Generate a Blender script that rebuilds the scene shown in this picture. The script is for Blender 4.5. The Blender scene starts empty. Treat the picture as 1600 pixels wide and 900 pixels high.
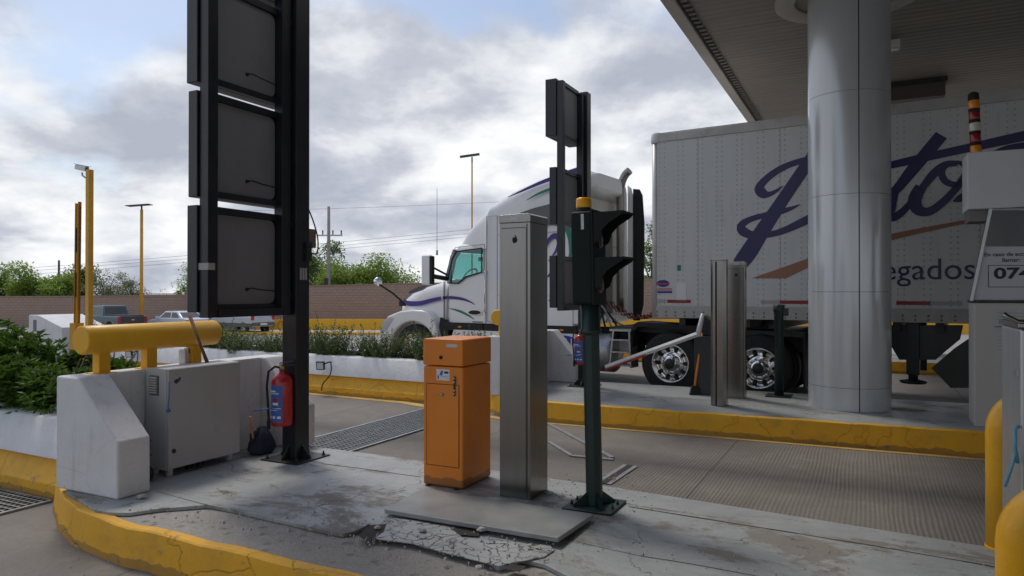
import bpy, math, random
from mathutils import Vector, Matrix
random.seed(7)
R = math.radians
SC = bpy.context.scene
# ------------------------------------------------------------------ camera, sky, sun, exposure
HC = 1.65; FPX = 1120.0; HOR = 456.0
cd = bpy.data.cameras.new('camera'); cam = bpy.data.objects.new('camera', cd); SC.collection.objects.link(cam)
cam.location = (0, 0, HC); cam.rotation_euler = (R(90) + math.atan((HOR-450)/FPX), 0, 0)
cd.sensor_width = 36; cd.lens = 36*FPX/1600; cd.clip_start = 0.05; cd.clip_end = 3000
SC.camera = cam
SUN = Vector((-.30, .45, .84)).normalized()
W = bpy.data.worlds.new('World'); SC.world = W; W.use_nodes = True
SKY_A = (3.1, 1.7, 0); SKY_B = (-.4, 5.2, 2); SKY_C = (7, 2, 4)
def world():
    nt = W.node_tree; N = nt.nodes; Lk = nt.links; N.clear()
    def n(t, **k):
        o = N.new(t)
        for a, b in k.items(): setattr(o, a, b)
        return o
    out = n('ShaderNodeOutputWorld'); bg = n('ShaderNodeBackground'); bg.inputs[1].default_value = .1
    sky = n('ShaderNodeTexSky', sky_type='NISHITA'); sky.sun_disc = False
    sky.sun_elevation = math.asin(SUN.z); sky.sun_rotation = math.atan2(SUN.x, SUN.y); sky.dust_density = 1.5
    tc = n('ShaderNodeTexCoord'); sp = n('ShaderNodeSeparateXYZ'); Lk.new(tc.outputs['Generated'], sp.inputs[0])
    mx = n('ShaderNodeMath', operation='MAXIMUM'); Lk.new(sp.outputs[2], mx.inputs[0]); mx.inputs[1].default_value = 0.0
    ad = n('ShaderNodeMath', operation='ADD'); Lk.new(mx.outputs[0], ad.inputs[0]); ad.inputs[1].default_value = .34
    cb = n('ShaderNodeCombineXYZ')
    for i in range(2):
        d = n('ShaderNodeMath', operation='DIVIDE'); Lk.new(sp.outputs[i], d.inputs[0]); Lk.new(ad.outputs[0], d.inputs[1]); Lk.new(d.outputs[0], cb.inputs[i])
    def noise(scale, det, rough, dist, off):
        mp = n('ShaderNodeMapping'); mp.inputs['Location'].default_value = off; Lk.new(cb.outputs[0], mp.inputs[0])
        t = n('ShaderNodeTexNoise'); Lk.new(mp.outputs[0], t.inputs['Vector']); t.inputs['Scale'].default_value = scale
        t.inputs['Detail'].default_value = det; t.inputs['Roughness'].default_value = rough; t.inputs['Distortion'].default_value = dist
        return t
    def ramp(src, pts):
        r = n('ShaderNodeValToRGB'); Lk.new(src, r.inputs[0]); e = r.color_ramp.elements
        while len(e) < len(pts): e.new(.5)
        for k, (p, c) in zip(e, pts): k.position = p; k.color = (*c, 1)
        return r
    a = noise(3.1, 12, .57, .15, SKY_A); b = noise(1.8, 6, .5, .1, SKY_B)
    # cloud body: grey undersides to white tops (values times ten, the background strength is a tenth)
    sh = n('ShaderNodeMath', operation='MULTIPLY_ADD'); Lk.new(b.outputs[0], sh.inputs[0]); sh.inputs[1].default_value = .55
    sc = n('ShaderNodeMath', operation='MULTIPLY'); Lk.new(a.outputs[0], sc.inputs[0]); sc.inputs[1].default_value = .60; Lk.new(sc.outputs[0], sh.inputs[2])
    ca = ramp(sh.outputs[0], [(.465, (3.5, 3.75, 4.4)), (.54, (4.5, 4.75, 5.35)), (.595, (6.0, 6.2, 6.55)), (.68, (7.7, 7.8, 7.9))])
    c2 = noise(1.0, 8, .55, .2, SKY_C)
    hz = n('ShaderNodeMath', operation='MULTIPLY_ADD'); Lk.new(mx.outputs[0], hz.inputs[0]); hz.inputs[1].default_value = -.35; Lk.new(c2.outputs[0], hz.inputs[2])
    # two gaps in the cloud cover, upper left and high up in the middle
    prev = hz.outputs[0]
    for dv, w0, k in (((-.64, 1, .43), .988, 10), ((-.06, 1, .44), .988, 11)):
        dt = n('ShaderNodeVectorMath', operation='DOT_PRODUCT'); Lk.new(tc.outputs['Generated'], dt.inputs[0]); dt.inputs[1].default_value = Vector(dv).normalized()
        s1 = n('ShaderNodeMath', operation='SUBTRACT'); Lk.new(dt.outputs['Value'], s1.inputs[0]); s1.inputs[1].default_value = w0
        s2 = n('ShaderNodeMath', operation='MAXIMUM'); Lk.new(s1.outputs[0], s2.inputs[0]); s2.inputs[1].default_value = 0
        s3 = n('ShaderNodeMath', operation='MULTIPLY_ADD'); Lk.new(s2.outputs[0], s3.inputs[0]); s3.inputs[1].default_value = -k; Lk.new(prev, s3.inputs[2]); prev = s3.outputs[0]
    cm = ramp(prev, [(.27, (.1, .1, .1)), (.35, (1, 1, 1))])
    mix = n('ShaderNodeMix', data_type='RGBA'); Lk.new(cm.outputs[0], mix.inputs[0]); Lk.new(sky.outputs[0], mix.inputs[6]); Lk.new(ca.outputs[0], mix.inputs[7])
    Lk.new(mix.outputs[2], bg.inputs[0]); Lk.new(bg.outputs[0], out.inputs[0])
world()
sl = bpy.data.lights.new('sun', 'SUN'); sl.energy = 1.15; sl.angle = R(12); sl.color = (1, .93, .82)
so = bpy.data.objects.new('sun', sl); SC.collection.objects.link(so); so.rotation_euler = SUN.to_track_quat('Z', 'Y').to_euler()
SC.view_settings.view_transform = 'Standard'; SC.view_settings.look = 'None'; SC.view_settings.gamma = 1
SC.view_settings.exposure = 0.38
SC.view_settings.use_curve_mapping = False
# ------------------------------------------------------------------ placing helpers
def at(px, py, Y): return Vector(((px-800)/FPX*Y, Y, HC-(py-HOR)/FPX*Y))
def gp(px, py, z=0.0):
    Y = FPX*(HC-z)/(py-HOR); return Vector(((px-800)/FPX*Y, Y, z))
TH = R(-26.5); CA, SA = math.cos(TH), math.sin(TH)
def LW(a, b, z=0.0): return Vector((a*CA-b*SA, a*SA+b*CA, z))      # lane frame -> world
def WL(p): return Vector((p[0]*CA+p[1]*SA, -p[0]*SA+p[1]*CA, p[2] if len(p) > 2 else 0))
TT = R(-32.5); TC, TS_ = math.cos(TT), math.sin(TT); TO = Vector((2.26, 11.5, 0))
def tside(px, py, ly=0.0):                                          # photo point on the truck's side plane -> truck frame
    k = (px-800)/FPX   # (TOx + x*TC - ly*TS) = k (TOy + x*TS + ly*TC)
    x = (k*(TO.y+ly*TC) - TO.x + ly*TS_)/(TC-k*TS_)
    Y = TO.y + x*TS_ + ly*TC
    return (x, HC-(py-HOR)/FPX*Y)
# ------------------------------------------------------------------ materials
MATS = {}
def mat(name, col, rough=.6, metal=0.0, var=.12, vs=3.0, bump=0.0, bs=40.0, dirt=0.0, dcol=(.12, .1, .08), ds=1.5, coat=0.0, spec=.5, stretch=(1, 1, 1)):
    if name in MATS: return MATS[name]
    m = bpy.data.materials.new(name); m.use_nodes = True; nt = m.node_tree; N = nt.nodes; Lk = nt.links
    p = N['Principled BSDF']; p.inputs['Roughness'].default_value = rough; p.inputs['Metallic'].default_value = metal
    p.inputs['Specular IOR Level'].default_value = spec; p.inputs['Coat Weight'].default_value = coat
    tc = N.new('ShaderNodeTexCoord'); mp = N.new('ShaderNodeMapping'); Lk.new(tc.outputs['Object'], mp.inputs[0]); mp.inputs['Scale'].default_value = stretch
    t = N.new('ShaderNodeTexNoise'); t.inputs['Scale'].default_value = vs; t.inputs['Detail'].default_value = 8; t.inputs['Roughness'].default_value = .65
    Lk.new(mp.outputs[0], t.inputs['Vector'])
    r = N.new('ShaderNodeValToRGB'); Lk.new(t.outputs[0], r.inputs[0]); e = r.color_ramp.elements
    e[0].position = .3; e[1].position = .7
    e[0].color = (*[c*(1-var) for c in col], 1); e[1].color = (*[min(1, c*(1+var)) for c in col], 1)
    last = r.outputs[0]
    if dirt > 0:
        t2 = N.new('ShaderNodeTexNoise'); t2.inputs['Scale'].default_value = ds; t2.inputs['Detail'].default_value = 10; t2.inputs['Roughness'].default_value = .72
        Lk.new(mp.outputs[0], t2.inputs['Vector'])
        r2 = N.new('ShaderNodeValToRGB'); Lk.new(t2.outputs[0], r2.inputs[0]); r2.color_ramp.elements[0].position = .52; r2.color_ramp.elements[1].position = .72
        mm = N.new('ShaderNodeMath'); mm.operation = 'MULTIPLY'; Lk.new(r2.outputs[0], mm.inputs[0]); mm.inputs[1].default_value = dirt
        mx = N.new('ShaderNodeMix'); mx.data_type = 'RGBA'; Lk.new(mm.outputs[0], mx.inputs[0]); Lk.new(last, mx.inputs[6]); mx.inputs[7].default_value = (*dcol, 1)
        last = mx.outputs[2]
    Lk.new(last, p.inputs['Base Color'])
    if bump > 0:
        t3 = N.new('ShaderNodeTexNoise'); t3.inputs['Scale'].default_value = bs; t3.inputs['Detail'].default_value = 5; Lk.new(mp.outputs[0], t3.inputs['Vector'])
        b = N.new('ShaderNodeBump'); b.inputs['Strength'].default_value = 1; b.inputs['Distance'].default_value = bump; Lk.new(t3.outputs[0], b.inputs['Height']); Lk.new(b.outputs[0], p.inputs['Normal'])
    MATS[name] = m; return m
def glass(name, col, rough=.05):
    m = mat(name, col, rough, 0, .1, 2, spec=.8, coat=.3); return m
# nodes-level helper for custom ground materials
class NT:
    def __init__(s, name):
        s.m = bpy.data.materials.new(name); s.m.use_nodes = True; s.t = s.m.node_tree; s.p = s.t.nodes['Principled BSDF']
        s.tc = s.t.nodes.new('ShaderNodeTexCoord'); s.co = s.tc.outputs['Object']; MATS[name] = s.m
    def L(s, a, b): s.t.links.new(a, b)
    def noise(s, scale, det=6, rough=.6, dist=0, st=(1, 1, 1), rot=(0, 0, 0)):
        mp = s.t.nodes.new('ShaderNodeMapping'); mp.inputs['Scale'].default_value = st; mp.inputs['Rotation'].default_value = rot; s.L(s.co, mp.inputs[0])
        n = s.t.nodes.new('ShaderNodeTexNoise'); n.inputs['Scale'].default_value = scale; n.inputs['Detail'].default_value = det
        n.inputs['Roughness'].default_value = rough; n.inputs['Distortion'].default_value = dist; s.L(mp.outputs[0], n.inputs['Vector']); return n.outputs[0]
    def ramp(s, src, pts):
        r = s.t.nodes.new('ShaderNodeValToRGB'); s.L(src, r.inputs[0]); e = r.color_ramp.elements
        while len(e) < len(pts): e.new(.5)
        for k, (p, c) in zip(e, pts): k.position = p; k.color = (*(c if isinstance(c, tuple) else (c, c, c)), 1)
        return r.outputs[0]
    def math(s, op, a, b=None, c=None):
        m = s.t.nodes.new('ShaderNodeMath'); m.operation = op
        for i, v in enumerate((a, b, c)):
            if v is None: continue
            if hasattr(v, 'is_output'): s.L(v, m.inputs[i])
            else: m.inputs[i].default_value = v
        return m.outputs[0]
    def mix(s, f, a, b, mode='MIX'):
        m = s.t.nodes.new('ShaderNodeMix'); m.data_type = 'RGBA'; m.blend_type = mode
        for i, v in ((0, f), (6, a), (7, b)):
            if hasattr(v, 'is_output'): s.L(v, m.inputs[i])
            elif i == 0: m.inputs[0].default_value = v
            else: m.inputs[i].default_value = (*v, 1)
        return m.outputs[2]
    def xyz(s):
        q = s.t.nodes.new('ShaderNodeSeparateXYZ'); s.L(s.co, q.inputs[0]); return q.outputs
    def crack(s, scale, width, dist=.6):
        mp = s.t.nodes.new('ShaderNodeTexNoise'); mp.inputs['Scale'].default_value = 4; mp.inputs['Detail'].default_value = 5; s.L(s.co, mp.inputs['Vector'])
        ad = s.t.nodes.new('ShaderNodeVectorMath'); ad.operation = 'MULTIPLY_ADD'; s.L(mp.outputs[1], ad.inputs[0]); ad.inputs[1].default_value = (dist, dist, 0); s.L(s.co, ad.inputs[2])
        v = s.t.nodes.new('ShaderNodeTexVoronoi'); v.feature = 'DISTANCE_TO_EDGE'; v.inputs['Scale'].default_value = scale; s.L(ad.outputs[0], v.inputs['Vector'])
        return s.ramp(v.outputs[0], [(0, 1.0), (width, 0.0)])
    def bump(s, h, dist, prev=None):
        b = s.t.nodes.new('ShaderNodeBump'); b.inputs['Distance'].default_value = dist; s.L(h, b.inputs['Height'])
        if prev is not None: s.L(prev, b.inputs['Normal'])
        s.L(b.outputs[0], s.p.inputs['Normal']); return b.outputs[0]
    def done(s, col, rough=.8):
        s.L(col, s.p.inputs['Base Color'])
        if hasattr(rough, 'is_output'): s.L(rough, s.p.inputs['Roughness'])
        else: s.p.inputs['Roughness'].default_value = rough
        return s.m
# ------------------------------------------------------------------ mesh builder
class MB:
    def __init__(s): s.v = []; s.f = []; s.sm = []
    def add(s, vs, fs, smooth=False):
        o = len(s.v); s.v += [tuple(v) for v in vs]; s.f += [tuple(i+o for i in f) for f in fs]; s.sm += [smooth]*len(fs); return s
    def box(s, x0, x1, y0, y1, z0, z1):
        if x0 > x1: x0, x1 = x1, x0
        if y0 > y1: y0, y1 = y1, y0
        if z0 > z1: z0, z1 = z1, z0
        return s.add([(x0,y0,z0),(x1,y0,z0),(x1,y1,z0),(x0,y1,z0),(x0,y0,z1),(x1,y0,z1),(x1,y1,z1),(x0,y1,z1)],
                     [(3,2,1,0),(4,5,6,7),(0,1,5,4),(1,2,6,5),(2,3,7,6),(3,0,4,7)])
    def hexa(s, b, t):   # bottom quad, top quad (ccw from above)
        return s.add(list(b)+list(t), [(3,2,1,0),(4,5,6,7),(0,1,5,4),(1,2,6,5),(2,3,7,6),(3,0,4,7)])
    def prism(s, pts, axis, c0, c1, pts2=None):
        # pts 2D polygon; axis 'y': (x,z) at y=c0..c1 ; 'z': (x,y) ; 'x': (y,z)
        n = len(pts); pts2 = pts2 or pts
        def P(p, c): return (p[0], c, p[1]) if axis == 'y' else (p[0], p[1], c) if axis == 'z' else (c, p[0], p[1])
        A = sum(pts[i][0]*pts[(i+1) % n][1]-pts[(i+1) % n][0]*pts[i][1] for i in range(n))
        flip = (A < 0) ^ (axis == 'y')
        vs = [P(p, c0) for p in pts]+[P(p, c1) for p in pts2]
        fs = [tuple(reversed(range(n))), tuple(range(n, 2*n))]+[(i, (i+1) % n, (i+1) % n+n, i+n) for i in range(n)]
        if flip: fs = [tuple(reversed(f)) for f in fs]
        return s.add(vs, fs)
    def tube(s, pts, r, seg=10, smooth=True, caps=True):
        pts = [Vector(p) for p in pts]; rr = r if isinstance(r, (list, tuple)) else [r]*len(pts); vs = []; fs = []
        up = None
        for i, p in enumerate(pts):
            d = (pts[min(i+1, len(pts)-1)]-pts[max(i-1, 0)]).normalized()
            if up is None: up = Vector((0, 0, 1)) if abs(d.z) < .9 else Vector((1, 0, 0))
            a = d.cross(up).normalized(); up = a.cross(d).normalized()
            for k in range(seg):
                t = 2*math.pi*k/seg; vs.append(p+(a*math.cos(t)+up*math.sin(t))*rr[i])
        for i in range(len(pts)-1):
            for k in range(seg):
                fs.append((i*seg+k, i*seg+(k+1) % seg, (i+1)*seg+(k+1) % seg, (i+1)*seg+k))
        s.add(vs, fs, smooth)
        if caps:
            o = len(s.v)-len(vs); s.f += [tuple(o+k for k in reversed(range(seg))), tuple(o+(len(pts)-1)*seg+k for k in range(seg))]; s.sm += [False, False]
        return s
    def lathe(s, prof, c=(0,0,0), axis='z', seg=24, smooth=True, caps=True):
        vs = []; fs = []
        for (r, h) in prof:
            for k in range(seg):
                t = 2*math.pi*k/seg; x, y = r*math.cos(t), r*math.sin(t)
                q = (x, y, h) if axis == 'z' else (y, h, x) if axis == 'y' else (h, x, y)
                vs.append((q[0]+c[0], q[1]+c[1], q[2]+c[2]))
        m = len(prof)
        for i in range(m-1):
            for k in range(seg): fs.append((i*seg+k, i*seg+(k+1) % seg, (i+1)*seg+(k+1) % seg, (i+1)*seg+k))
        s.add(vs, fs, smooth)
        if caps:
            o = len(s.v)-len(vs)
            s.f += [tuple(o+k for k in reversed(range(seg))), tuple(o+(m-1)*seg+k for k in range(seg))]; s.sm += [False, False]
        return s
    def loft(s, rings, smooth=True, caps=True):
        n = len(rings[0]); vs = [p for r in rings for p in r]; fs = []
        for i in range(len(rings)-1):
            for k in range(n): fs.append((i*n+k, i*n+(k+1) % n, (i+1)*n+(k+1) % n, (i+1)*n+k))
        s.add(vs, fs, smooth)
        if caps:
            o = len(s.v)-len(vs); s.f += [tuple(o+k for k in reversed(range(n))), tuple(o+(len(rings)-1)*n+k for k in range(n))]; s.sm += [False, False]
        return s
    def build(s, name, m, parent=None, bev=0, seg=2, loc=None, rot=None, fix=True):
        me = bpy.data.meshes.new(name); me.from_pydata(s.v, [], s.f); me.update()
        me.polygons.foreach_set('use_smooth', s.sm)
        if fix:
            import bmesh
            bm = bmesh.new(); bm.from_mesh(me); bmesh.ops.recalc_face_normals(bm, faces=bm.faces); bm.to_mesh(me); bm.free()
        me.materials.append(m)
        o = bpy.data.objects.new(name, me); SC.collection.objects.link(o)
        if parent is not None: o.parent = parent
        if loc is not None: o.location = loc
        if rot is not None: o.rotation_euler = rot
        if bev:
            b = o.modifiers.new('bevel', 'BEVEL'); b.width = bev; b.segments = seg; b.limit_method = 'ANGLE'; b.angle_limit = R(40)
            b.use_clamp_overlap = True; b.harden_normals = True
            me.polygons.foreach_set('use_smooth', [True]*len(me.polygons))
            if not any(s.sm):
                pass
        return o
def tag(o, label, cat=None, group=None, kind=None):
    if label: o['label'] = label
    if cat: o['category'] = cat
    if group: o['group'] = group
    if kind: o['kind'] = kind
    return o
def thing(name, label, cat, loc=(0, 0, 0), rz=0.0, group=None):
    o = bpy.data.objects.new(name, None); SC.collection.objects.link(o); o.location = loc; o.rotation_euler = (0, 0, rz); o.empty_display_size = .1
    return tag(o, label, cat, group)
def struct(name, mb, m, **k):
    o = mb.build(name, m, **k); o['kind'] = 'structure'; return o
def dup(root, loc, rz=None, label=None, group=None):
    def cp(o, par):
        c = o.copy(); SC.collection.objects.link(c)
        if par is not None: c.parent = par
        for ch in o.children: cp(ch, c)
        return c
    r = cp(root, None); r.location = loc
    if rz is not None: r.rotation_euler = (0, 0, rz)
    if label: r['label'] = label
    if group: r['group'] = group
    return r
def text(name, s, size, m, parent, loc, rot, ext=.001, align='LEFT', xs=1.0, bold=0.0):
    cu = bpy.data.curves.new(name, 'FONT'); cu.body = s; cu.size = size; cu.extrude = ext; cu.align_x = align; cu.resolution_u = 4; cu.offset = bold
    t = bpy.data.objects.new(name+'_c', cu); SC.collection.objects.link(t)
    me = bpy.data.meshes.new_from_object(t); bpy.data.objects.remove(t); me.materials.clear(); me.materials.append(m)
    o = bpy.data.objects.new(name, me); SC.collection.objects.link(o); o.parent = parent; o.location = loc; o.rotation_euler = rot; o.scale = (xs, 1, 1)
    return o
def cat_rom(pts, n=6):
    out = []; P = [pts[0]]+list(pts)+[pts[-1]]
    for i in range(1, len(P)-2):
        for k in range(n):
            t = k/n; out.append(tuple(.5*((2*P[i][j])+(-P[i-1][j]+P[i+1][j])*t+(2*P[i-1][j]-5*P[i][j]+4*P[i+1][j]-P[i+2][j])*t*t+(-P[i-1][j]+3*P[i][j]-3*P[i+1][j]+P[i+2][j])*t**3) for j in range(len(pts[0]))))
    out.append(tuple(pts[-1])); return out
LANE = TH
# ------------------------------------------------------------------ palette
yy = NT('yellow_paint'); yc = yy.ramp(yy.noise(3, 7, .6), [(.3, (.74, .385, .010)), (.7, (.86, .46, .016))])
yc = yy.mix(yy.ramp(yy.noise(5, 10, .75, .2, (1.4, 1.4, .5)), [(.56, 0), (.85, .4)]), yc, (.48, .27, .03)); yc = yy.mix(yy.ramp(yy.noise(24, 9, .8), [(.665, 0), (.70, .8)]), yc, (.13, .075, .035))
yy.bump(yy.noise(18, 6, .7), .002); yel = yy.done(yc, yy.ramp(yy.noise(4, 6), [(.3, .38), (.7, .6)]))
yk = NT('kerb_yellow_paint'); kc = yk.ramp(yk.noise(3, 8, .65), [(.3, (.72, .37, .010)), (.7, (.86, .45, .016))])
kc = yk.mix(yk.ramp(yk.noise(2.2, 10, .75, .3), [(.52, 0), (.75, .6)]), kc, (.34, .21, .06)); kc = yk.mix(yk.ramp(yk.noise(9, 8, .7), [(.60, 0), (.68, .7)]), kc, (.20, .16, .11))
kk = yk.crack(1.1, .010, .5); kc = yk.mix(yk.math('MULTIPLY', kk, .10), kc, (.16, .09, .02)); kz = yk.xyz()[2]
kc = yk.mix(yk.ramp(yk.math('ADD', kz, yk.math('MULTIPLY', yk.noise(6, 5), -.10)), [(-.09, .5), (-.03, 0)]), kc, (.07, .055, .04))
kb = yk.bump(yk.noise(14, 6, .7), .006); yk.bump(yk.math('MULTIPLY', kk, -1), .006, kb); yelk = yk.done(kc, .6)
wk = NT('white_painted_concrete'); wc = wk.ramp(wk.noise(2.5, 8, .65), [(.3, (.66, .665, .67)), (.7, (.76, .765, .77))])
wc = wk.mix(wk.ramp(wk.noise(5, 9, .7, .3, (1.6, 1.6, .28)), [(.54, 0), (.80, .60)]), wc, (.42, .41, .38)); wc = wk.mix(wk.ramp(wk.noise(16, 8, .75, 0, (1, 1, .7)), [(.63, 0), (.68, .75)]), wc, (.24, .23, .21))
wkk = wk.crack(1.1, .006, .4); wc = wk.mix(wk.math('MULTIPLY', wkk, .16), wc, (.18, .17, .15)); wb = wk.bump(wk.noise(11, 8, .7), .008); wk.bump(wk.noise(50, 4, .6), .0015, wb); whi = wk.done(wc, .72)
blk = mat('black_painted_steel', (.014, .016, .022), .35, 0, .3, 6, dirt=.3, dcol=(.05, .045, .04), ds=5)
grn = mat('dark_green_paint', (.012, .03, .027), .4, 0, .2, 5, .0008, 60)
ok_ = NT('orange_enamel'); oc = ok_.ramp(ok_.noise(1.8, 6, .6), [(.3, (.74, .215, .014)), (.7, (.86, .265, .02))])
oc = ok_.mix(ok_.ramp(ok_.noise(6, 10, .75, .2, (1.5, 1.5, .4)), [(.55, 0), (.85, .35)]), oc, (.48, .17, .03)); oc = ok_.mix(ok_.ramp(ok_.noise(30, 8, .8, 0, (1, 1, .25)), [(.68, 0), (.72, .6)]), oc, (.20, .09, .04))
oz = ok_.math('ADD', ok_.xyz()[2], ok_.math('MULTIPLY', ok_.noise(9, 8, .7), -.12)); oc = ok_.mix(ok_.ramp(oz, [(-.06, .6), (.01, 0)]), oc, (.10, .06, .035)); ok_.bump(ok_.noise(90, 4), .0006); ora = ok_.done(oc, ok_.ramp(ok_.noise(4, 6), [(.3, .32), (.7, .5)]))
ste = mat('brushed_steel', (.28, .268, .25), .24, 1.0, .10, 2, .0002, 60, .3, (.25, .235, .21), 2, stretch=(9, 9, .7))
cab = mat('grey_enamel', (.47, .48, .48), .5, 0, .04, 2, dirt=.2, dcol=(.33, .32, .3), ds=3)
rub = mat('black_rubber', (.018, .018, .018), .8, 0, .3, 12, .003, 60)
dkm = mat('dark_metal', (.05, .05, .05), .5, .6, .3, 9)
pap = mat('paper_label', (.72, .73, .74), .7, 0, .04, 10)
zin = mat('galvanised_steel', (.42, .43, .44), .45, .9, .2, 9)
# ================================================================== SETTING
def fz(Y):                                     # terrain drops gently beyond the plaza
    t = min(1, max(0, (Y-17)/16)); return -1.1*t*t*(3-2*t)
def mk_ground():
    g = MB(); ys = [-60, -20, 0, 6, 12, 17]+[17+i for i in range(1, 18)]+[40, 60, 100, 200, 500, 1500]; xs = [-1500, -400, -150, -60, -30, -15, -5, 0, 5, 15, 30, 60, 150, 400, 1500]
    vs = [(x, y, fz(y)) for y in ys for x in xs]; n = len(xs)
    fs = [(j*n+i, j*n+i+1, (j+1)*n+i+1, (j+1)*n+i) for j in range(len(ys)-1) for i in range(n-1)]
    g.add(vs, fs)
    m = NT('plaza_concrete'); a = m.noise(.35, 8, .65); b = m.noise(9, 8, .7); c = m.noise(1.3, 4, .6, .3, (1, .25, 1), (0, 0, TH))
    col = m.ramp(a, [(.3, (.27, .26, .245)), (.7, (.36, .35, .33))]); col = m.mix(m.ramp(b, [(.4, 0), (.75, .45)]), col, (.17, .16, .15))
    col = m.mix(m.ramp(c, [(.5, 0), (.7, .35)]), col, (.13, .12, .115))
    m.bump(b, .006); return struct('ground', g, m.done(col, .85))
mk_ground()
# near carriageway on the left of the island and the lane between the islands
def lane_mat(name, groove=1.0, stain_b=None, light=1.0):
    m = NT(name); x, y, z = m.xyz()
    big = m.noise(.8, 7, .6); fine = m.noise(30, 6, .7); mid = m.noise(4, 8, .7, .4)
    col = m.ramp(big, [(.3, (.165*light, .148*light, .130*light)), (.7, (.245*light, .222*light, .198*light))])
    col = m.mix(m.ramp(fine, [(.35, .0), (.8, .5)]), col, (.12, .11, .10))
    col = m.mix(m.ramp(mid, [(.5, 0), (.72, .45)]), col, (.28*light, .265*light, .24*light))
    if stain_b is not None:    # oil drip track along the middle of the lane
        w = m.noise(.9, 4, .5, 0, (.35, 1, 1)); d = m.math('SUBTRACT', y, stain_b); d = m.math('ADD', d, m.math('MULTIPLY', m.math('SUBTRACT', w, .5), .5))
        d = m.math('ABSOLUTE', d); d = m.math('ADD', d, m.math('MULTIPLY', mid, .25))
        col = m.mix(m.ramp(d, [(.12, .75), (.75, 0.0)]), col, (.06, .054, .05))
    # tined grooves running across the lane
    wob = m.noise(1.6, 3, .5, 0, (1, .3, 1)); xx = m.math('ADD', x, m.math('MULTIPLY', wob, .10))
    s = m.math('SINE', m.math('MULTIPLY', xx, 2*math.pi/.033)); irr = m.noise(14, 2, .5, 0, (1, .04, 1))
    depth = m.ramp(m.noise(1.0, 4, .6, 0, (1, .5, 1)), [(.35, .25), (.6, 1.0)])
    h = m.math('MULTIPLY', m.math('ADD', s, m.math('MULTIPLY', irr, 2.2)), depth)
    gd = m.ramp(m.math('MULTIPLY_ADD', h, .25, .3), [(.15, .30*groove), (.5, 0.0)])
    col = m.mix(gd, col, (.10, .092, .085))
    # slab joints
    j = m.math('ABSOLUTE', m.math('SUBTRACT', m.math('FRACT', m.math('MULTIPLY', m.math('ADD', x, m.math('MULTIPLY', mid, .02)), 1/2.6)), .5))
    col = m.mix(m.ramp(j, [(.0, .85), (.004, 0.0)]), col, (.03, .028, .025))
    b1 = m.bump(h, .0016*groove); m.bump(fine, .004, b1)
    return m.done(col, .8)
def sheet(name, pts, z, m, label=None):
    b = MB(); b.add([(*p, z) for p in pts], [tuple(range(len(pts)))]); o = struct(name, b, m, rot=(0, 0, TH), fix=False); return o
def wl(px, py, z=0.0):
    p = WL(gp(px, py, z)); return (p.x, p.y)
sheet('lane', [(-40, 4.3), (12, 4.3), (12, 8.95), (-4, 8.6), (-5, 9.1), (-40, 9.4)], .004, lane_mat('grooved_concrete', 1.0, 6.75))
sheet('road', [(-40, -6), (12, -6), (12, 3.1), (-4.4, 3.1), (-5, 3.7), (-40, 3.9)], .004, lane_mat('worn_concrete', .35, .6, .95))
sheet('truck_lane', [(-40, 10.2), (14, 10.2), (14, 16.5), (-40, 16.5)], .004, lane_mat('truck_lane_concrete', .5, 12.9, 1.15))
ylm = mat('worn_yellow_line_paint', (.62, .40, .10), .7, 0, .15, 6, .003, 40, .75, (.27, .24, .19), 5)
sheet('lane_edge_line', [(-22, 9.22), (-8, 8.98), (-6.2, 8.9), (-5.2, 8.62), (-4.3, 8.32), (-3.6, 8.28), (0, 8.36), (5, 8.52), (12, 8.72), (12, 8.64), (5, 8.44), (0, 8.28), (-3.6, 8.2), (-4.3, 8.22), (-5.3, 8.46), (-6.2, 8.74), (-8, 8.84), (-22, 9.08)], .0085, ylm)
# island tops -------------------------------------------------------
def island_mat():
    m = NT('worn_island_paint'); x, y, z = m.xyz()
    big = m.noise(.9, 8, .62, .3); mid = m.noise(6, 10, .75, .6, (.8, 1.1, 1)); fine = m.noise(60, 6, .7); sc = m.noise(1.7, 12, .74, .3, (.75, 1.15, 1))
    conc = m.ramp(big, [(.3, (.18, .165, .145)), (.7, (.275, .258, .235))])
    yb = m.math('ADD', y, m.math('MULTIPLY', x, .05)); edge = m.math('MULTIPLY', m.math('GREATER_THAN', yb, 4.52), .05); sc = m.math('ADD', sc, edge)
    lng = m.noise(1.0, 6, .6, .2, (.18, 2.6, 1)); sc = m.math('ADD', sc, m.math('MULTIPLY', m.math('SUBTRACT', lng, .5), .35))
    paint = m.ramp(mid, [(.3, (.29, .315, .32)), (.7, (.41, .43, .43))])
    col = m.mix(m.ramp(sc, [(.44, 0.0), (.50, 1.0)]), conc, paint)
    col = m.mix(m.ramp(m.noise(1.4, 8, .7, 1.0), [(.54, 0), (.80, .35)]), col, (.19, .18, .165))
    col = m.mix(m.ramp(fine, [(.5, 0), (.8, .35)]), col, (.07, .065, .06))
    ck = m.crack(1.3, .007, .75); mask = m.ramp(m.noise(.9, 5, .7), [(.50, 0), (.58, .8)]); ck = m.math('MULTIPLY', ck, mask)
    col = m.mix(m.math('MULTIPLY', ck, .85), col, (.03, .028, .025))
    b1 = m.bump(sc, .012); b2 = m.bump(fine, .0025, b1); m.bump(m.math('MULTIPLY', ck, -1), .01, b2)
    r = m.ramp(sc, [(.4, .85), (.52, .42)])
    return m.done(col, r)
ISL = island_mat()
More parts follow.
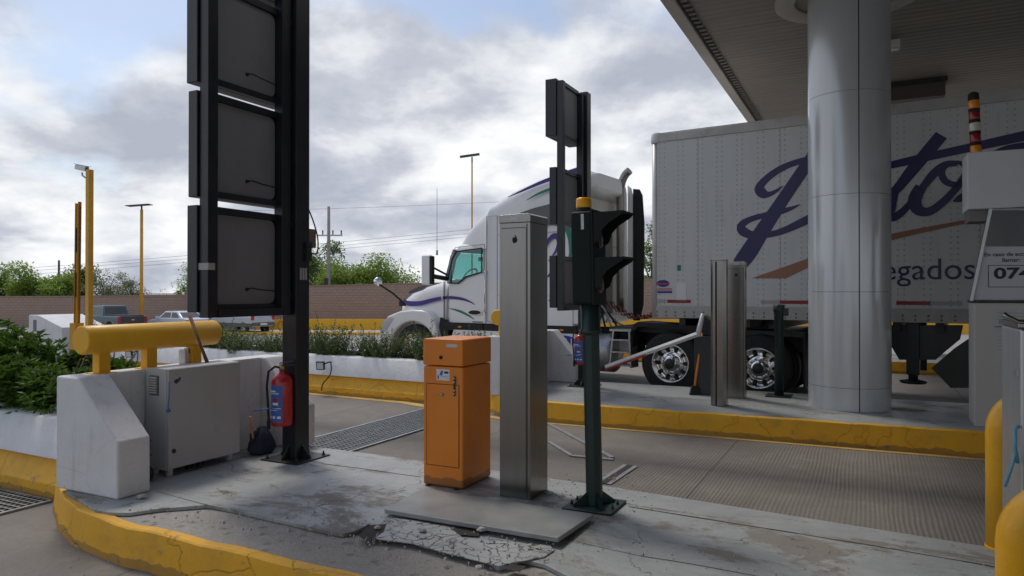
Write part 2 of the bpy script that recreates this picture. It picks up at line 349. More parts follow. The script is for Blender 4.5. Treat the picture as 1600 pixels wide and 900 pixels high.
def rough_mat():
    m = NT('rough_pitted_concrete'); a = m.noise(1.2, 8, .7); b = m.noise(14, 8, .75); c = m.noise(55, 5, .7)
    v = m.t.nodes.new('ShaderNodeTexVoronoi'); v.inputs['Scale'].default_value = 9; m.L(m.co, v.inputs['Vector'])
    pit = m.ramp(v.outputs['Distance'], [(.10, 1), (.28, 0)])
    col = m.ramp(a, [(.3, (.31, .285, .25)), (.7, (.44, .41, .37))]); col = m.mix(m.ramp(b, [(.4, 0), (.7, .6)]), col, (.42, .41, .38))
    col = m.mix(m.math('MULTIPLY', pit, .45), col, (.12, .105, .095)); col = m.mix(m.ramp(c, [(.4, 0), (.8, .5)]), col, (.09, .085, .08))
    b1 = m.bump(pit, -.008); b2 = m.bump(b, .012, b1); m.bump(c, .004, b2)
    return m.done(col, .9)
RGH = rough_mat()
front = [wl(*p, .25) for p in ((96, 745), (106, 771), (130, 790), (162, 802), (206, 817), (234, 821), (320, 842), (400, 860), (573, 900))]
front = [(-5.6, 3.46)]+front[:]+[(1.0, front[-1][1]-.06), (9, front[-1][1]-.1)]
# smooth
back = [(9, 4.66), (.70, 4.70), (.54, 4.72), (-.6, 4.84), (-1.66, 4.95), (-3.2, 5.02), (-5.2, 5.05), (-5.6, 5.05)]
isl = MB().prism(front+back, 'z', -.02, .222); struct('island', isl, RGH, rot=(0, 0, TH))
# thin upper layer of painted screed with a broken front edge
e1 = [wl(*p, .25) for p in ((104, 768), (150, 796), (175, 800), (205, 800), (245, 794), (325, 788), (360, 794), (400, 803), (450, 814), (500, 826), (537, 833), (556, 829), (577, 818), (597, 822), (612, 829), (640, 838), (700, 852), (745, 862), (778, 884), (800, 880), (812, 872), (850, 880), (900, 905), (1000, 940))]
e1 = [(-5.55, 3.5)]+e1+[(1.0, e1[-1][1]-.03), (9, e1[-1][1]-.05)]
scr = MB().prism(e1+[(x, y-.015) for x, y in back], 'z', .223, .25); struct('island_screed', scr, ISL, rot=(0, 0, TH), bev=.006, seg=1)
# broken-away hole strips (exposed rubble) are modelled as chipped plates on the screed
def ribbon(pts, w, z0, z1, off=0):
    b = MB(); n = len(pts); L_ = []; R_ = []
    for i, p in enumerate(pts):
        a = Vector(pts[max(i-1, 0)]); c = Vector(pts[min(i+1, n-1)]); d = (c-a).normalized(); q = Vector((d.y, -d.x))
        p = Vector(p); R_.append(p+q*(off+w)); L_.append(p+q*off)
    for i in range(n-1):
        b.hexa([(*L_[i], z0), (*R_[i], z0), (*R_[i+1], z0), (*L_[i+1], z0)], [(*L_[i], z1), (*R_[i], z1), (*R_[i+1], z1), (*L_[i+1], z1)])
    return b
def subdiv(pts, s=.12, j=.006):
    out = []
    for i in range(len(pts)-1):
        a = Vector(pts[i]); c = Vector(pts[i+1]); k = max(1, min(60, int((c-a).length/s)))
        for t in range(k):
            p = a.lerp(c, t/k); out.append((p.x+random.uniform(-j, j), p.y+random.uniform(-j, j)))
    out.append(tuple(pts[-1])); return out
def kerbstrip(pts, h, j=.006, w=.05):
    pts = subdiv(pts, .16, j*.5); b = MB(); n = len(pts); rows = []
    for i, p in enumerate(pts):
        a = Vector(pts[max(i-1, 0)]); c = Vector(pts[min(i+1, n-1)]); d = (c-a).normalized(); q = Vector((d.y, -d.x)); p = Vector(p)
        dz = random.uniform(-.006, .003); o = .02+random.uniform(-.002, .002)
        rows.append([(*(p-q*w), -.01), (*(p+q*(o+.035)), -.01), (*(p+q*(o+.02)), h*.4), (*(p+q*(o+.012)), h*.8), (*(p+q*(o+.004)), h-.006+dz), (*(p+q*(o-.006)), h+.002+dz), (*(p-q*w), h+.002+dz)])
    b.loft(rows, smooth=True); return b
def crisp(o, a=32): e = o.modifiers.new('w', 'EDGE_SPLIT'); e.split_angle = R(a); return o
crisp(struct('kerb', kerbstrip(front[1:], .228, .004), yelk, rot=(0, 0, TH), fix=True))
# far island
F0 = (.535, 5.43)
ff = [(-5.1, 8.96), (-4.75, 8.78), (-4.45, 8.56), (-4.1, 8.42), (-3.68, 8.36), (0, 8.46), (5, 8.62), (12, 8.8)]
fb = [(12, 10.62), (-4.6, 10.62), (-5.1, 10.4)]
struct('far_island', MB().prism(ff+fb, 'z', -.02, .25), ISL, rot=(0, 0, TH), bev=.01)
crisp(struct('far_kerb', kerbstrip(ff, .252, .003), yelk, rot=(0, 0, TH)))
struct('third_island', MB().prism([(-6.2, 16.5), (14, 16.5), (14, 18.2), (-6.2, 18.2)], 'z', -.3, .22), ISL, rot=(0, 0, TH), bev=.02)
struct('third_kerb', MB().prism([(-6.25, 16.42), (14, 16.42), (14, 16.5), (-6.25, 16.5)], 'z', -.3, .24), yelk, rot=(0, 0, TH), bev=.01)
# loose slab by the gate
pl = [WL(gp(x, y, .285)) for x, y in ((601, 797), (659, 761), (928, 804), (872, 846))]
t = thing('paving_slab', 'smooth grey concrete slab lying proud of the island in front of the orange cabinet', 'slab', LW(0, 0, 0), TH)
MB().hexa([(p.x, p.y, z-.028) for p, z in zip(pl, (.292, .2795, .292, .308))], [(p.x, p.y, z) for p, z in zip(pl, (.292, .2795, .292, .308))]).build('slab', mat('trowelled_concrete', (.27, .28, .28), .45, 0, .18, 4, .002, 30, .5, (.16, .155, .15), 2.5), t, bev=.005)
# broken screed pieces in front of the slab
crk = NT('cracked_screed'); cc = crk.ramp(crk.noise(3, 8, .7), [(.3, (.33, .345, .35)), (.7, (.46, .475, .48))]); ce = crk.crack(9, .045, .55); ce = crk.math('MULTIPLY', ce, crk.ramp(crk.noise(5, 4), [(.35, .25), (.55, 1)]))
cc = crk.mix(ce, cc, (.035, .03, .028)); crk.bump(crk.math('MULTIPLY', ce, -1), .01); crk.done(crk.mix(crk.ramp(crk.noise(9, 10, .75), [(.54, 0), (.66, .5)]), cc, (.22, .20, .18)), .6)
pc = [WL(gp(x, y, .262)) for x, y in ((575, 838), (600, 806), (652, 812), (712, 822), (722, 838), (760, 842), (860, 850), (866, 858), (850, 868), (780, 882), (700, 862), (640, 846))]
tag(MB().prism([(p.x, p.y) for p in pc], 'z', .2503, .259).build('broken_screed_patch', crk.m, rot=(0, 0, TH), bev=.004), 'crazed broken patch of grey screed at the front edge of the loose slab', 'concrete patch')
for k, (px, py, s) in enumerate(((754, 829, .035), (748, 886, .022), (222, 776, .03), (590, 826, .02), (660, 830, .025))):
    p = gp(px, py, .262); r = MB().lathe([(.2*s, 0), (s, .25*s), (.9*s, .8*s), (.3*s, s)], seg=7, smooth=False)
    for i, v in enumerate(r.v): r.v[i] = (v[0]*random.uniform(.6, 1.2), v[1]*random.uniform(.7, 1.3), v[2])
    o = r.build('rubble_piece', mat('pale_rubble', (.45, .43, .40), .9), loc=(p.x, p.y, .262 if k in (0, 3, 4) else .252)); o.rotation_euler.z = k
    tag(o, ['pale crumb of concrete lying by the hole in front of the loose slab', 'small pale stone on the rough strip near the bottom of the photo', 'leaf-like scrap at the foot of the left concrete wedge', 'grey crumb of concrete beside the crazed patch', 'small chip on the crazed screed patch'][k], 'rubble')
# floor joints as thin dark grooves of real depth (filled with dirt)
jm = mat('joint_dirt', (.035, .032, .028), .9)
def joint(pxs, w=.008, z=.2515):
    pts = subdiv([wl(*p, .25) for p in pxs], .15, .004); b = MB(); n = len(pts)
    for i in range(n-1):
        a, c = Vector(pts[i]), Vector(pts[i+1]); d = (c-a).normalized(); q = Vector((d.y, -d.x))*w*.5*random.uniform(.6, 1.3)
        b.add([(*(a-q), z), (*(a+q), z), (*(c+q), z), (*(c-q), z)], [(0, 1, 2, 3)])
    return struct('expansion_joint', b, jm, rot=(0, 0, TH), fix=False)
joint([(503, 724), (580, 734), (658, 745)], .012); joint([(982, 791), (1150, 818), (1350, 850), (1560, 886), (1640, 900)], .013)
joint([(900, 846), (1000, 868), (1100, 884), (1180, 899)], .006); joint([(246, 768), (330, 790)], .006)
# trench grates
gm = mat('weathered_grate_steel', (.30, .32, .34), .5, .7, .25, 8, dirt=.5, dcol=(.20, .11, .05), ds=1.2)
def grate(name, a0, a1, b0, b1, label):
    t = thing(name, label, 'drain grate', LW(a0, b0, 0), TH)
    w, l = a1-a0, b1-b0
    MB().box(0, w, 0, l, .0065, .009).build('pit', jm, t)
    f = MB(); f.box(-.03, 0, 0, l, .0065, .022); f.box(w, w+.03, 0, l, .0065, .022); f.build('frame', gm, t)
    b = MB(); n = int(l/.055)
    for i in range(n+1): b.box(0, w, i*l/n-.006, i*l/n+.006, .009, .022)
    k = int(w/.06)
    for i in range(1, k): b.box(i*w/k-.004, i*w/k+.004, 0, l, .010, .020)
    b.build('bars', gm, t)
grate('trench_grate', -5.55, -4.78, 5.1, 9.0, 'long steel bar grate let into the lane between the sign post and the orange cabinet')
grate('trench_grate', -7.2, -5.75, .6, 3.42, 'rusty brown bar grate in the road at the left edge, below the low yellow wall')
# treadle frame let into the lane
t = thing('treadle_frame', 'worn steel frame rails let into the lane behind the green signal post', 'road frame', (0, 0, 0), 0)
for p, q, w in (((857, 662), (957, 715), .05), ((857, 690), (893, 712), .04), ((893, 712), (958, 718), .05)):
    a, c = gp(*p, .01), gp(*q, .01); d = (c-a).normalized(); s = Vector((d.y, -d.x, 0))*w/2
    b = MB(); b.hexa([a-s-Vector((0,0,.003)), a+s-Vector((0,0,.003)), c+s-Vector((0,0,.003)), c-s-Vector((0,0,.003))], [v+Vector((0, 0, .008)) for v in (a-s, a+s, c+s, c-s)]); b.build('rail', gm, t)
a, c = gp(942, 755, .01), gp(985, 727, .01); d = (c-a).normalized(); s = Vector((d.y, -d.x, 0))*.03
tag(MB().hexa([a-s*2.4, a+s*2.4, c+s*2.4, c-s*2.4], [v+Vector((0, 0, .004)) for v in (a-s*2.4, a+s*2.4, c+s*2.4, c-s*2.4)]).build('slot_channel', gm), 'short steel slot drain in the lane right of the green post', 'slot drain')
sc_ = bpy.data.objects['slot_channel']; MB().hexa([v+Vector((0,0,.0045)) for v in (a-s, a+s, c+s, c-s)], [v+Vector((0, 0, .006)) for v in (a-s, a+s, c+s, c-s)]).build('slot', jm, sc_)
# far kerbs, boundary walls
far_con = mat('far_concrete', (.42, .41, .39), .9, 0, .12, 1.5)
def wallseg(name, pts, thick, m, label, cat, cap=None, group=None, kind=None):
    # pts: (px, Y, ztop, zbot) along the front face
    b = MB(); c = MB(); P = [(Vector(((px-800)/FPX*Y, Y)), zt, zb) for px, Y, zt, zb in pts]
    for i in range(len(P)-1):
        (a, t0, z0), (d, t1, z1) = P[i], P[i+1]; u = (d-a).normalized(); q = Vector((-u.y, u.x))*thick
        b.hexa([(*a, z0), (*d, z1), (*(d+q), z1), (*(a+q), z0)], [(*a, t0), (*d, t1), (*(d+q), t1), (*(a+q), t0)])
        if cap: c.hexa([(*(a-q*.15), t0+.003), (*(d-q*.15), t1+.003), (*(d+q*1.15), t1+.003), (*(a+q*1.15), t0+.003)], [(*(a-q*.15), t0+cap), (*(d-q*.15), t1+cap), (*(d+q*1.15), t1+cap), (*(a+q*1.15), t0+cap)])
    o = b.build(name, m)
    if kind: o['kind'] = kind
    else: tag(o, label, cat, group)
    if cap: c.build('coping', mat('wall_coping', (.30, .22, .17), .9, 0, .15, 1), o)
    return o
def brick_mat():
    m = NT('brown_block_wall'); br = m.t.nodes.new('ShaderNodeTexBrick'); mp = m.t.nodes.new('ShaderNodeMapping'); mp.inputs['Rotation'].default_value = (R(90), 0, 0); m.L(m.co, mp.inputs[0]); m.L(mp.outputs[0], br.inputs['Vector'])
    br.inputs['Color1'].default_value = (.38, .28, .22, 1); br.inputs['Color2'].default_value = (.35, .25, .20, 1); br.inputs['Mortar'].default_value = (.27, .19, .16, 1)
    br.inputs['Scale'].default_value = 1; br.inputs['Brick Width'].default_value = .4; br.inputs['Row Height'].default_value = .2; br.inputs['Mortar Size'].default_value = .015
    n = m.noise(.4, 8, .7); n2 = m.noise(7, 5, .7)
    col = m.mix(m.ramp(n, [(.35, 0), (.7, .4)]), br.outputs[0], (.44, .31, .25)); col = m.mix(m.ramp(n2, [(.4, 0), (.8, .4)]), col, (.22, .155, .125)); m.bump(br.outputs[1], -.01)
    return m.done(col, .9)
BRK = brick_mat()
wallseg('boundary_wall', [(-250, 57, 1.15, -1.3), (60, 56, 1.2, -1.3), (291, 55, 1.32, -1.3)], .3, BRK, 'low stretch of brown block wall behind the pickup and the sedan', 'wall', .12)
wallseg('boundary_wall', [(291, 54.6, 1.75, -1.3), (420, 53, 1.95, -1.3), (600, 52, 2.16, -1.3), (850, 51, 2.35, -1.3), (1130, 50, 2.6, -1.3), (1700, 48, 2.8, -1.3)], .3, BRK, 'taller brown block wall running on behind the white truck', 'wall', .10)
wallseg('yellow_parapet', [(400, 50.5, -.27, -1.2), (600, 50, -.26, -1.2), (850, 49, -.25, -1.2), (1130, 48, -.2, -1.2), (1700, 46, -.1, -1.2)], .3, yel, 'low yellow painted parapet along the foot of the taller brown wall', 'parapet')
wallseg('far_kerb_line', [(150, 46.5, -.93, -1.3), (600, 45.5, -.93, -1.3), (1130, 44, -.9, -1.3)], .25, yel, '', '', kind='structure')
wallseg('far_pavement', [(150, 46.8, -.96, -1.3), (600, 45.8, -.96, -1.3), (1130, 44.3, -.93, -1.3)], 3.0, far_con, '', '', kind='structure')
sheet('far_road', [(-90, 16), (-90, 60), (40, 60), (40, 40)], 0, far_con) if False else None

# ------------------------------------------------------------------ canopy, column
sof = NT('ribbed_soffit'); x, y, z = sof.xyz()
rb = sof.math('SINE', sof.math('MULTIPLY', y, 2*math.pi/.16)); jn = sof.math('FRACT', sof.math('MULTIPLY', y, 1/1.28)); jl = sof.ramp(jn, [(.0, 1), (.012, 0)])
sn = sof.noise(.8, 7, .7, 0, (1, 3, 1)); sc2 = sof.ramp(sn, [(.3, (.30, .27, .235)), (.7, (.37, .335, .295))]); sc2 = sof.mix(sof.ramp(rb, [(.0, .0), (.98, .07)]), sc2, (.2, .18, .16)); sc2 = sof.mix(sof.math('MULTIPLY', jl, .8), sc2, (.06, .055, .05))
sof.bump(rb, .003); sof.done(sc2, .6)
A_ = WL(at(1200, 183, 15.0)); B_ = WL(at(1025, 0, 8.96)); ae = (A_.x+B_.x)/2
canopy = thing('toll_canopy', 'wide flat canopy roof with ribbed beige underside over the lanes at upper right', 'canopy', LW(ae, 0, 5.3), TH)
MB().box(.10, 30, -14, 30, 0, .9).build('soffit', sof.m, canopy)
fs = mat('canopy_fascia', (.62, .58, .52), .55, 0, .1, 2, dirt=.3, dcol=(.2, .18, .16), ds=2)
f = MB(); f.box(-.16, .0, -14, 30, -.06, 1.0); f.build('fascia', fs, canopy, bev=.01)
f = MB(); f.box(.0, .10, -14, 30, -.02, .9); f.build('edge_channel', mat('shadow_gap_trim', (.06, .055, .05), .8), canopy)
f = MB()
for i in range(270): f.box(.04, .13, -14+i*.16, -14+i*.16+.07, -.035, -.021)
f.build('edge_clips', mat('clip_metal', (.22, .2, .18), .6), canopy)
cp = LW(-.39, 9.5); cp = Vector(((1326.5-800)/FPX*8.78, 8.78, 0)); ccl = WL(cp)
MB().lathe([(.85, -.05), (.62, -.05), (.62, -.004), (.85, -.004)], seg=48, caps=False).build('column_collar', fs, canopy, loc=(ccl.x-ae, ccl.y, 0))
lp = WL(at(1391, 60, 10.3))
t = thing('soffit_floodlight', 'small white box lamp under the canopy right of the column', 'lamp', LW(lp.x, lp.y, 5.3), TH)
MB().box(-.13, .13, -.09, .09, -.17, -.05).build('housing', pap, t, bev=.01); MB().box(-.03, .03, -.03, .03, -.05, -.002).build('bracket', zin, t); MB().box(-.11, .11, -.07, .07, -.176, -.171).build('lens', mat('lamp_glass', (.6, .6, .58), .2), t)
# dark duct under the soffit behind the column
dk = WL(at(1424, 141, 12.6)); t = thing('soffit_duct', 'dark box duct hanging under the canopy just above the trailer roof', 'duct', LW(dk.x, dk.y, 0), TH)
MB().box(-.5, .5, -.3, .3, 4.98, 5.298).build('duct', mat('dark_brown_panel', (.10, .075, .065), .6), t, bev=.01); MB().box(-.53, .53, -.33, .33, 5.22, 5.29).build('flange', dkm, t)
col = thing('clad_column', 'thick round column clad in glossy blue grey metal panels with dark seams', 'column', (cp.x, cp.y, .25), TH)
cm = NT('column_cladding'); n = cm.noise(.9, 4, .5, 0, (2, 2, .35)); c = cm.ramp(n, [(.3, (.54, .575, .60)), (.7, (.64, .67, .69))]); c = cm.mix(cm.ramp(cm.noise(3, 8, .7, 0, (4, 4, .5)), [(.6, 0), (.9, .08)]), c, (.4, .41, .42)); cm.bump(n, .012); cm.p.inputs['Metallic'].default_value = .3; cm.done(c, cm.ramp(cm.noise(2.2, 8, .7, 0, (1, 1, .3)), [(.3, .2), (.7, .27)]))
CR = .462; hs = [0, .27, 1.40, 2.55, 3.76, 5.05]
for i in range(5):
    for k in range(2):     # two half shells per course
        a0 = R(-75)+math.pi*k+.014; a1 = a0+math.pi-.028; n = 32; b = MB(); z0, z1 = hs[i]+.002, hs[i+1]-.002
        def ring(r, z): return [(r*math.cos(a0+(a1-a0)*j/n), r*math.sin(a0+(a1-a0)*j/n), z) for j in range(n+1)]
        for (r0, h0, r1, h1) in ((CR, z0, CR, z1), (CR-.02, z0, CR, z0), (CR-.02, z1, CR, z1)):
            b.add(ring(r0, h0)+ring(r1, h1), [(j, j+1, n+2+j, n+1+j) for j in range(n)], True)
        for a in (a0, a1): b.add([(r*math.cos(a), r*math.sin(a), z) for r, z in ((CR-.02, z0), (CR, z0), (CR, z1), (CR-.02, z1))], [(0, 1, 2, 3)])
        b.build('cladding_panel', cm.m, col)
MB().lathe([(CR-.025, 0), (CR-.025, 5.04)], seg=40).build('core', jm, col)

random.seed(11); gr = MB()
for i in range(900):
    u = random.random(); px, py = (random.uniform(560, 880), random.uniform(828, 880)) if u < .12 else (random.uniform(150, 620), random.uniform(795, 870)) if u < .5 else (random.uniform(700, 1550), random.uniform(845, 900)) if u < .65 else (random.uniform(110, 560), random.uniform(830, 900)) if u < .8 else (random.uniform(860, 1020), random.uniform(740, 800))
    p = WL(gp(px, py, .25)); inside = p.y > 3.0
    z = .2515 if u >= .12 and inside else .262; s = random.uniform(.002, .006)*(2.2 if random.random() < .06 else 1)
    if not inside: z = .006; p = WL(gp(px, py, 0)); 
    gr.hexa([(p.x-s, p.y-s*.7, z-.004), (p.x+s*.8, p.y-s, z-.004), (p.x+s, p.y+s*.6, z-.004), (p.x-s*.6, p.y+s, z-.004)], [(p.x-s*.5, p.y-s*.3, z+s), (p.x+s*.5, p.y-s*.6, z+s*.8), (p.x+s*.4, p.y+s*.4, z+s*1.1), (p.x-s*.3, p.y+s*.5, z+s*.7)])
g_ = gr.build('grit', mat('pale_rubble', (.45, .43, .40), .9), rot=(0, 0, TH)); tag(g_, 'scattered fine grit and crumbs on the island concrete', 'grit', kind='stuff')

for pp in (((560, 836), (578, 820), (604, 818), (600, 830), (574, 846)), ((706, 826), (722, 820), (752, 829), (748, 837), (718, 835)), ((786, 886), (800, 880), (822, 884), (812, 893))):  # flat dark patches: shade inside the chipped holes painted on, along with their dirt
    q_ = [wl(x_, y_, .26) for x_, y_ in pp]; b_ = MB(); b_.add([(*v, .2605) for v in q_], [tuple(range(len(q_)))]); struct('chipped_hole_shade', b_, mat('hole_shade_and_dirt', (.05, .045, .04), .95, 0, .4, 20, .006, 60), rot=(0, 0, TH), fix=False)
# ================================================================== NEAR ISLAND AND ITS FAR TWIN
def leafmat(name, col, var=.35, tr=.25):
    m = NT(name); n = m.noise(1.7, 4, .6); n2 = m.noise(23, 3, .6)
    c = m.ramp(n, [(.3, tuple(x*(1-var) for x in col)), (.7, tuple(x*(1+var) for x in col))]); c = m.mix(m.ramp(n2, [(.4, 0), (.75, .5)]), c, (col[0]*1.9, col[1]*1.5, col[2]*1.0))
    m.p.inputs['Transmission Weight'].default_value = 0; m.done(c, .45)
    t = m.t.nodes.new('ShaderNodeBsdfTranslucent'); m.L(c, t.inputs[0]); a = m.t.nodes.new('ShaderNodeMixShader'); a.inputs[0].default_value = tr
    m.L(m.p.outputs[0], a.inputs[1]); m.L(t.outputs[0], a.inputs[2]); m.L(a.outputs[0], m.t.nodes['Material Output'].inputs[0]); return m.m
LF_H = leafmat('glossy_hedge_leaf', (.075, .155, .018), tr=.35); LF_S = leafmat('needle_shrub_leaf', (.075, .12, .03), tr=.3); bark = mat('bark', (.13, .10, .075), .9, 0, .25, 9, .01, 20)
LF_T = [leafmat('tree_leaf_bright', (.22, .33, .06), tr=.5), leafmat('tree_leaf_deep', (.12, .20, .05), tr=.45), leafmat('tree_leaf_grey', (.17, .21, .11), tr=.45)]
def leaf(b, p, d, L, w, droop=.3):
    d = d.normalized(); s = d.cross(Vector((0, 0, 1)));
    if s.length < .1: s = Vector((1, 0, 0))
    s.normalize(); q = random.uniform(-.9, .9); n = s.cross(d); s = (s*math.cos(q)+n*math.sin(q))
    m = p+d*L*.5+s.cross(d)*L*.06; e = p+d*L-Vector((0, 0, L*droop*.4))
    b.add([p, m+s*w/2, e, m-s*w/2], [(0, 1, 2, 3)])
# --- concrete bay: back wall and two sloping wedges, lane coordinates (near bay)
def bay(off, label):
    a0, b0 = -5.2, 3.13
    t = thing('concrete_bay', label, 'concrete barrier', LW(a0+off[0], b0+off[1], .25), TH)
    MB().box(0, .2, .25, 1.74, -.26, .80).build('back_wall', whi, t, bev=.012)
    for n, (y0, y1) in enumerate(((0, .25), (1.74, 1.99))):
        MB().prism([(0.0, 0), (.68, 0), (.68, .385), (.24, .80), (0.0, .80)] if n == 0 else [(0, 0), (.62, 0), (.62, .36), (.24, .80), (0, .80)], 'y', y0, y1).build('wedge', whi, t, bev=.018, seg=3)
    return t
bay((0, 0), 'white concrete bay with two sloping wedges around the grey cabinet')
bay(F0, 'white concrete bay on the far island, mostly hidden behind the steel pillar')
def guard(off, label, z=1.30, s0=0.03, s1=1.21):
    t = thing('pipe_guard', label, 'guard rail', LW(-5.08+off[0], 3.2+off[1], 1.05), TH)
    MB().lathe([(.094, s0), (.105, s0+.012), (.105, s1-.012), (.094, s1)], (0, 0, z-1.05), 'y', 32).build('pipe', yel, t)
    for y in (.19, .58, 1.0): MB().box(-.04, .04, y-.045, y+.045, -.001, .17).build('leg', yel, t, bev=.006)
    for y in (.19, .58, 1.0): MB().box(-.07, .07, y-.075, y+.075, -.0008, .006).build('foot_plate', yel, t)
    return t
guard((0, 0), 'thick yellow horizontal pipe on stub legs above the near white concrete bay')
guard(F0, 'far yellow pipe guard seen end-on left of the steel pillar')
# --- low planter walls
def planter(off, a1, label, label2, z=0.0):
    o = []
    for side, lab in ((0, label), (1, label2)):
        t = thing('planter_wall', lab, 'low wall', LW(-5.22+off[0], 3.44+off[1], 0), TH)
        L = a1+5.22; k = .035
        fl = (lambda y: y) if side == 0 else (lambda y: 1.78-y)
        def rows(prof):
            r = []; n = 24
            for i in range(n+1):
                x = L*i/n; s = -x*k if side == 0 else 0
                r.append([(x, fl(y)+s, zz) for y, zz in prof])
            return r
        MB().loft(rows([(.055, .30), (.15, .30), (.44, .30), (.44, .60), (.19, .60), (.165, .585)]), False).build('white_upper', whi, t, bev=.01)
        MB().loft(rows([(.0, -.02), (.44, -.02), (.44, .299), (.11, .299), (.03, .15), (0.0, .12)]), False).build('yellow_foot', yelk, t, bev=.012)
        o.append(t)
    b = MB(); L = a1+5.22; b.add([(0, .40, .5), (0, 1.5, .5), (L, 1.5-L*0, .5), (L, .40-L*.035*0+.2, .5)], [(0, 1, 2, 3)])
    s = b.build('planter_soil', mat('soil', (.10, .075, .055), .95, 0, .3, 5, .02, 18), loc=LW(-5.22+off[0], 3.44+off[1], 0), rot=(0, 0, TH)); s['kind'] = 'structure'
planter((0, 0), -16, 'low white wall with a yellow sloping foot at the left edge, below the leafy hedge', 'lane-side white wall of the near planter, behind the leafy hedge')
planter(F0, -15.3, 'long low white wall with a yellow foot beyond the lane, carrying a small floodlight', 'truck-side white wall of the far planter, behind the feathery shrubs')
# end block of the far planter
t = thing('end_block', 'white concrete end block with a dark slot, behind the leafy hedge at left', 'concrete block', LW(-15.9, 9.0, 0), TH)
b = MB().prism([(0, 0), (1.15, 0), (1.15, .92), (.34, 1.16), (0, 1.16)], 'y', 0, .95); b.build('block', whi, t, bev=.015)
MB().box(.17, .28, -.006, .02, .82, 1.06).build('slot_plate', mat('slot_grey', (.16, .17, .17), .6), t)
# --- leafy hedge bushes on the near planter
def bush(nl, rx, ry, rz, seed):
    random.seed(seed); b = MB()
    lumps = [(Vector((random.uniform(-.55, .55)*rx, random.uniform(-.55, .55)*ry, random.uniform(.25, .8)*rz)), random.uniform(.38, .6)) for _ in range(9)]
    for i in range(nl):
        c, r = random.choice(lumps); d = Vector((random.gauss(0, 1), random.gauss(0, 1), random.gauss(.25, 1))).normalized()
        p = c+Vector((d.x*rx*r, d.y*ry*r, d.z*rz*r*.9))*random.uniform(.75, 1.05)
        if p.z < .0: p.z = random.uniform(0, .1)
        ax = (d+Vector((0, 0, .7))).normalized()
        for k in range(7):
            t_ = random.uniform(0, 6.28); e = ax*random.uniform(.3, 1.0)+Vector((math.cos(t_), math.sin(t_), random.uniform(-.2, .5)))*.8
            leaf(b, p, e, random.uniform(.06, .12), random.uniform(.022, .038), .4)
    return b
bp = [(-6.62, 4.02, .44), (-7.15, 4.12, .50), (-7.62, 4.2, .55), (-8.3, 4.25, .55), (-9.0, 4.3, .55), (-6.95, 4.7, .36)]
bl = ['leafy green bush at the right end of the hedge, touching the white bay', 'second broad-leaved bush of the hedge from the white bay', 'broad-leaved hedge bush at the left edge of the photo', 'hedge bush mostly outside the left edge', 'farthest bush of the near hedge, outside the left edge', 'bush behind the front row, under the end of the yellow pipe']
for i, (a, b_, r) in enumerate(bp):
    t = thing('hedge_bush', bl[i], 'bush', LW(a, b_, .5), TH+i, 'broad-leaved bushes of the near planter')
    bush(560, r, r, [.42, .60, .70, .74, .74, .44][i], 10+i).build('foliage', LF_H, t, fix=False)
    s = MB()
    for k in range(7):
        an = k*.9; s.tube([(0.05*math.cos(an), .05*math.sin(an), -.02), (.15*math.cos(an), .15*math.sin(an), .3), (.3*math.cos(an), .3*math.sin(an), .55)], [.012, .009, .004], 6)
    s.build('stems', bark, t)
# --- feathery shrubs
def feather(ns, h, seed):
    random.seed(seed); b = MB()
    for s in range(ns):
        an = random.uniform(0, 6.28); r0 = random.uniform(0, .16); H = h*random.uniform(.55, 1.0)*(1 if random.random() > .12 else 1.35); sp = random.uniform(.02, .28)
        n = int(H/.02)
        for i in range(n):
            f = i/n; p = Vector((math.cos(an)*(r0+sp*f), math.sin(an)*(r0+sp*f), H*f))
            for k in range(2):
                t_ = random.uniform(0, 6.28); leaf(b, p, Vector((math.cos(t_), math.sin(t_), random.uniform(.3, 1.3))), random.uniform(.03, .06)*(1.2-f*.6), .016, .1)
    return b
fv = []
for i in range(3): 
    t = thing('feathery_shrub', '', 'shrub', (0, 0, 0), 0, 'feathery shrubs of the far planter')
    feather(75, .42, 40+i).build('foliage', LF_S, t, fix=False)
    s = MB()
    for k in range(6): s.tube([(0, 0, -.01), (.1*math.cos(k), .1*math.sin(k), .2)], [.008, .004], 5)
    s.build('stems', bark, t); fv.append(t)
random.seed(3); fpos = [(-5.35-i*.40+random.uniform(-.06, .06), 9.55+random.uniform(-.16, .16)) for i in range(26)]
where = lambda px: 'above the orange cabinet' if 650 < px else 'between the truck bumper and the orange cabinet' if px > 560 else 'right of the black sign post' if px > 480 else 'behind the black sign post' if px > 440 else 'left of the black sign post' if px > 335 else 'hidden behind the yellow pipe'
cnt = {}
for i, (a, b_) in enumerate(fpos):
    p = LW(a, b_, .5); px = 800+p.x/p.y*FPX; wv = where(px); cnt[wv] = cnt.get(wv, 0)+1
    od = ['nearest the steel pillar', 'next', 'third', 'fourth', 'fifth', 'sixth', 'seventh', 'eighth', 'ninth', 'tenth', 'eleventh', 'twelfth', 'thirteenth', 'fourteenth'][cnt[wv]-1]
    lb = 'feathery green shrub %s, %s counting from the right' % (wv, 'first' if cnt[wv] == 1 else 'second' if cnt[wv] == 2 else od)
    if i < 3: t = fv[i]; t.location = p; t['label'] = lb
    else: t = dup(fv[i % 3], p, i*1.3, lb)
    s = random.uniform(.85, 1.3)*(1.12 if 6 < i < 9 else 1); t.scale = (s, s, s*random.uniform(.85, 1.1))
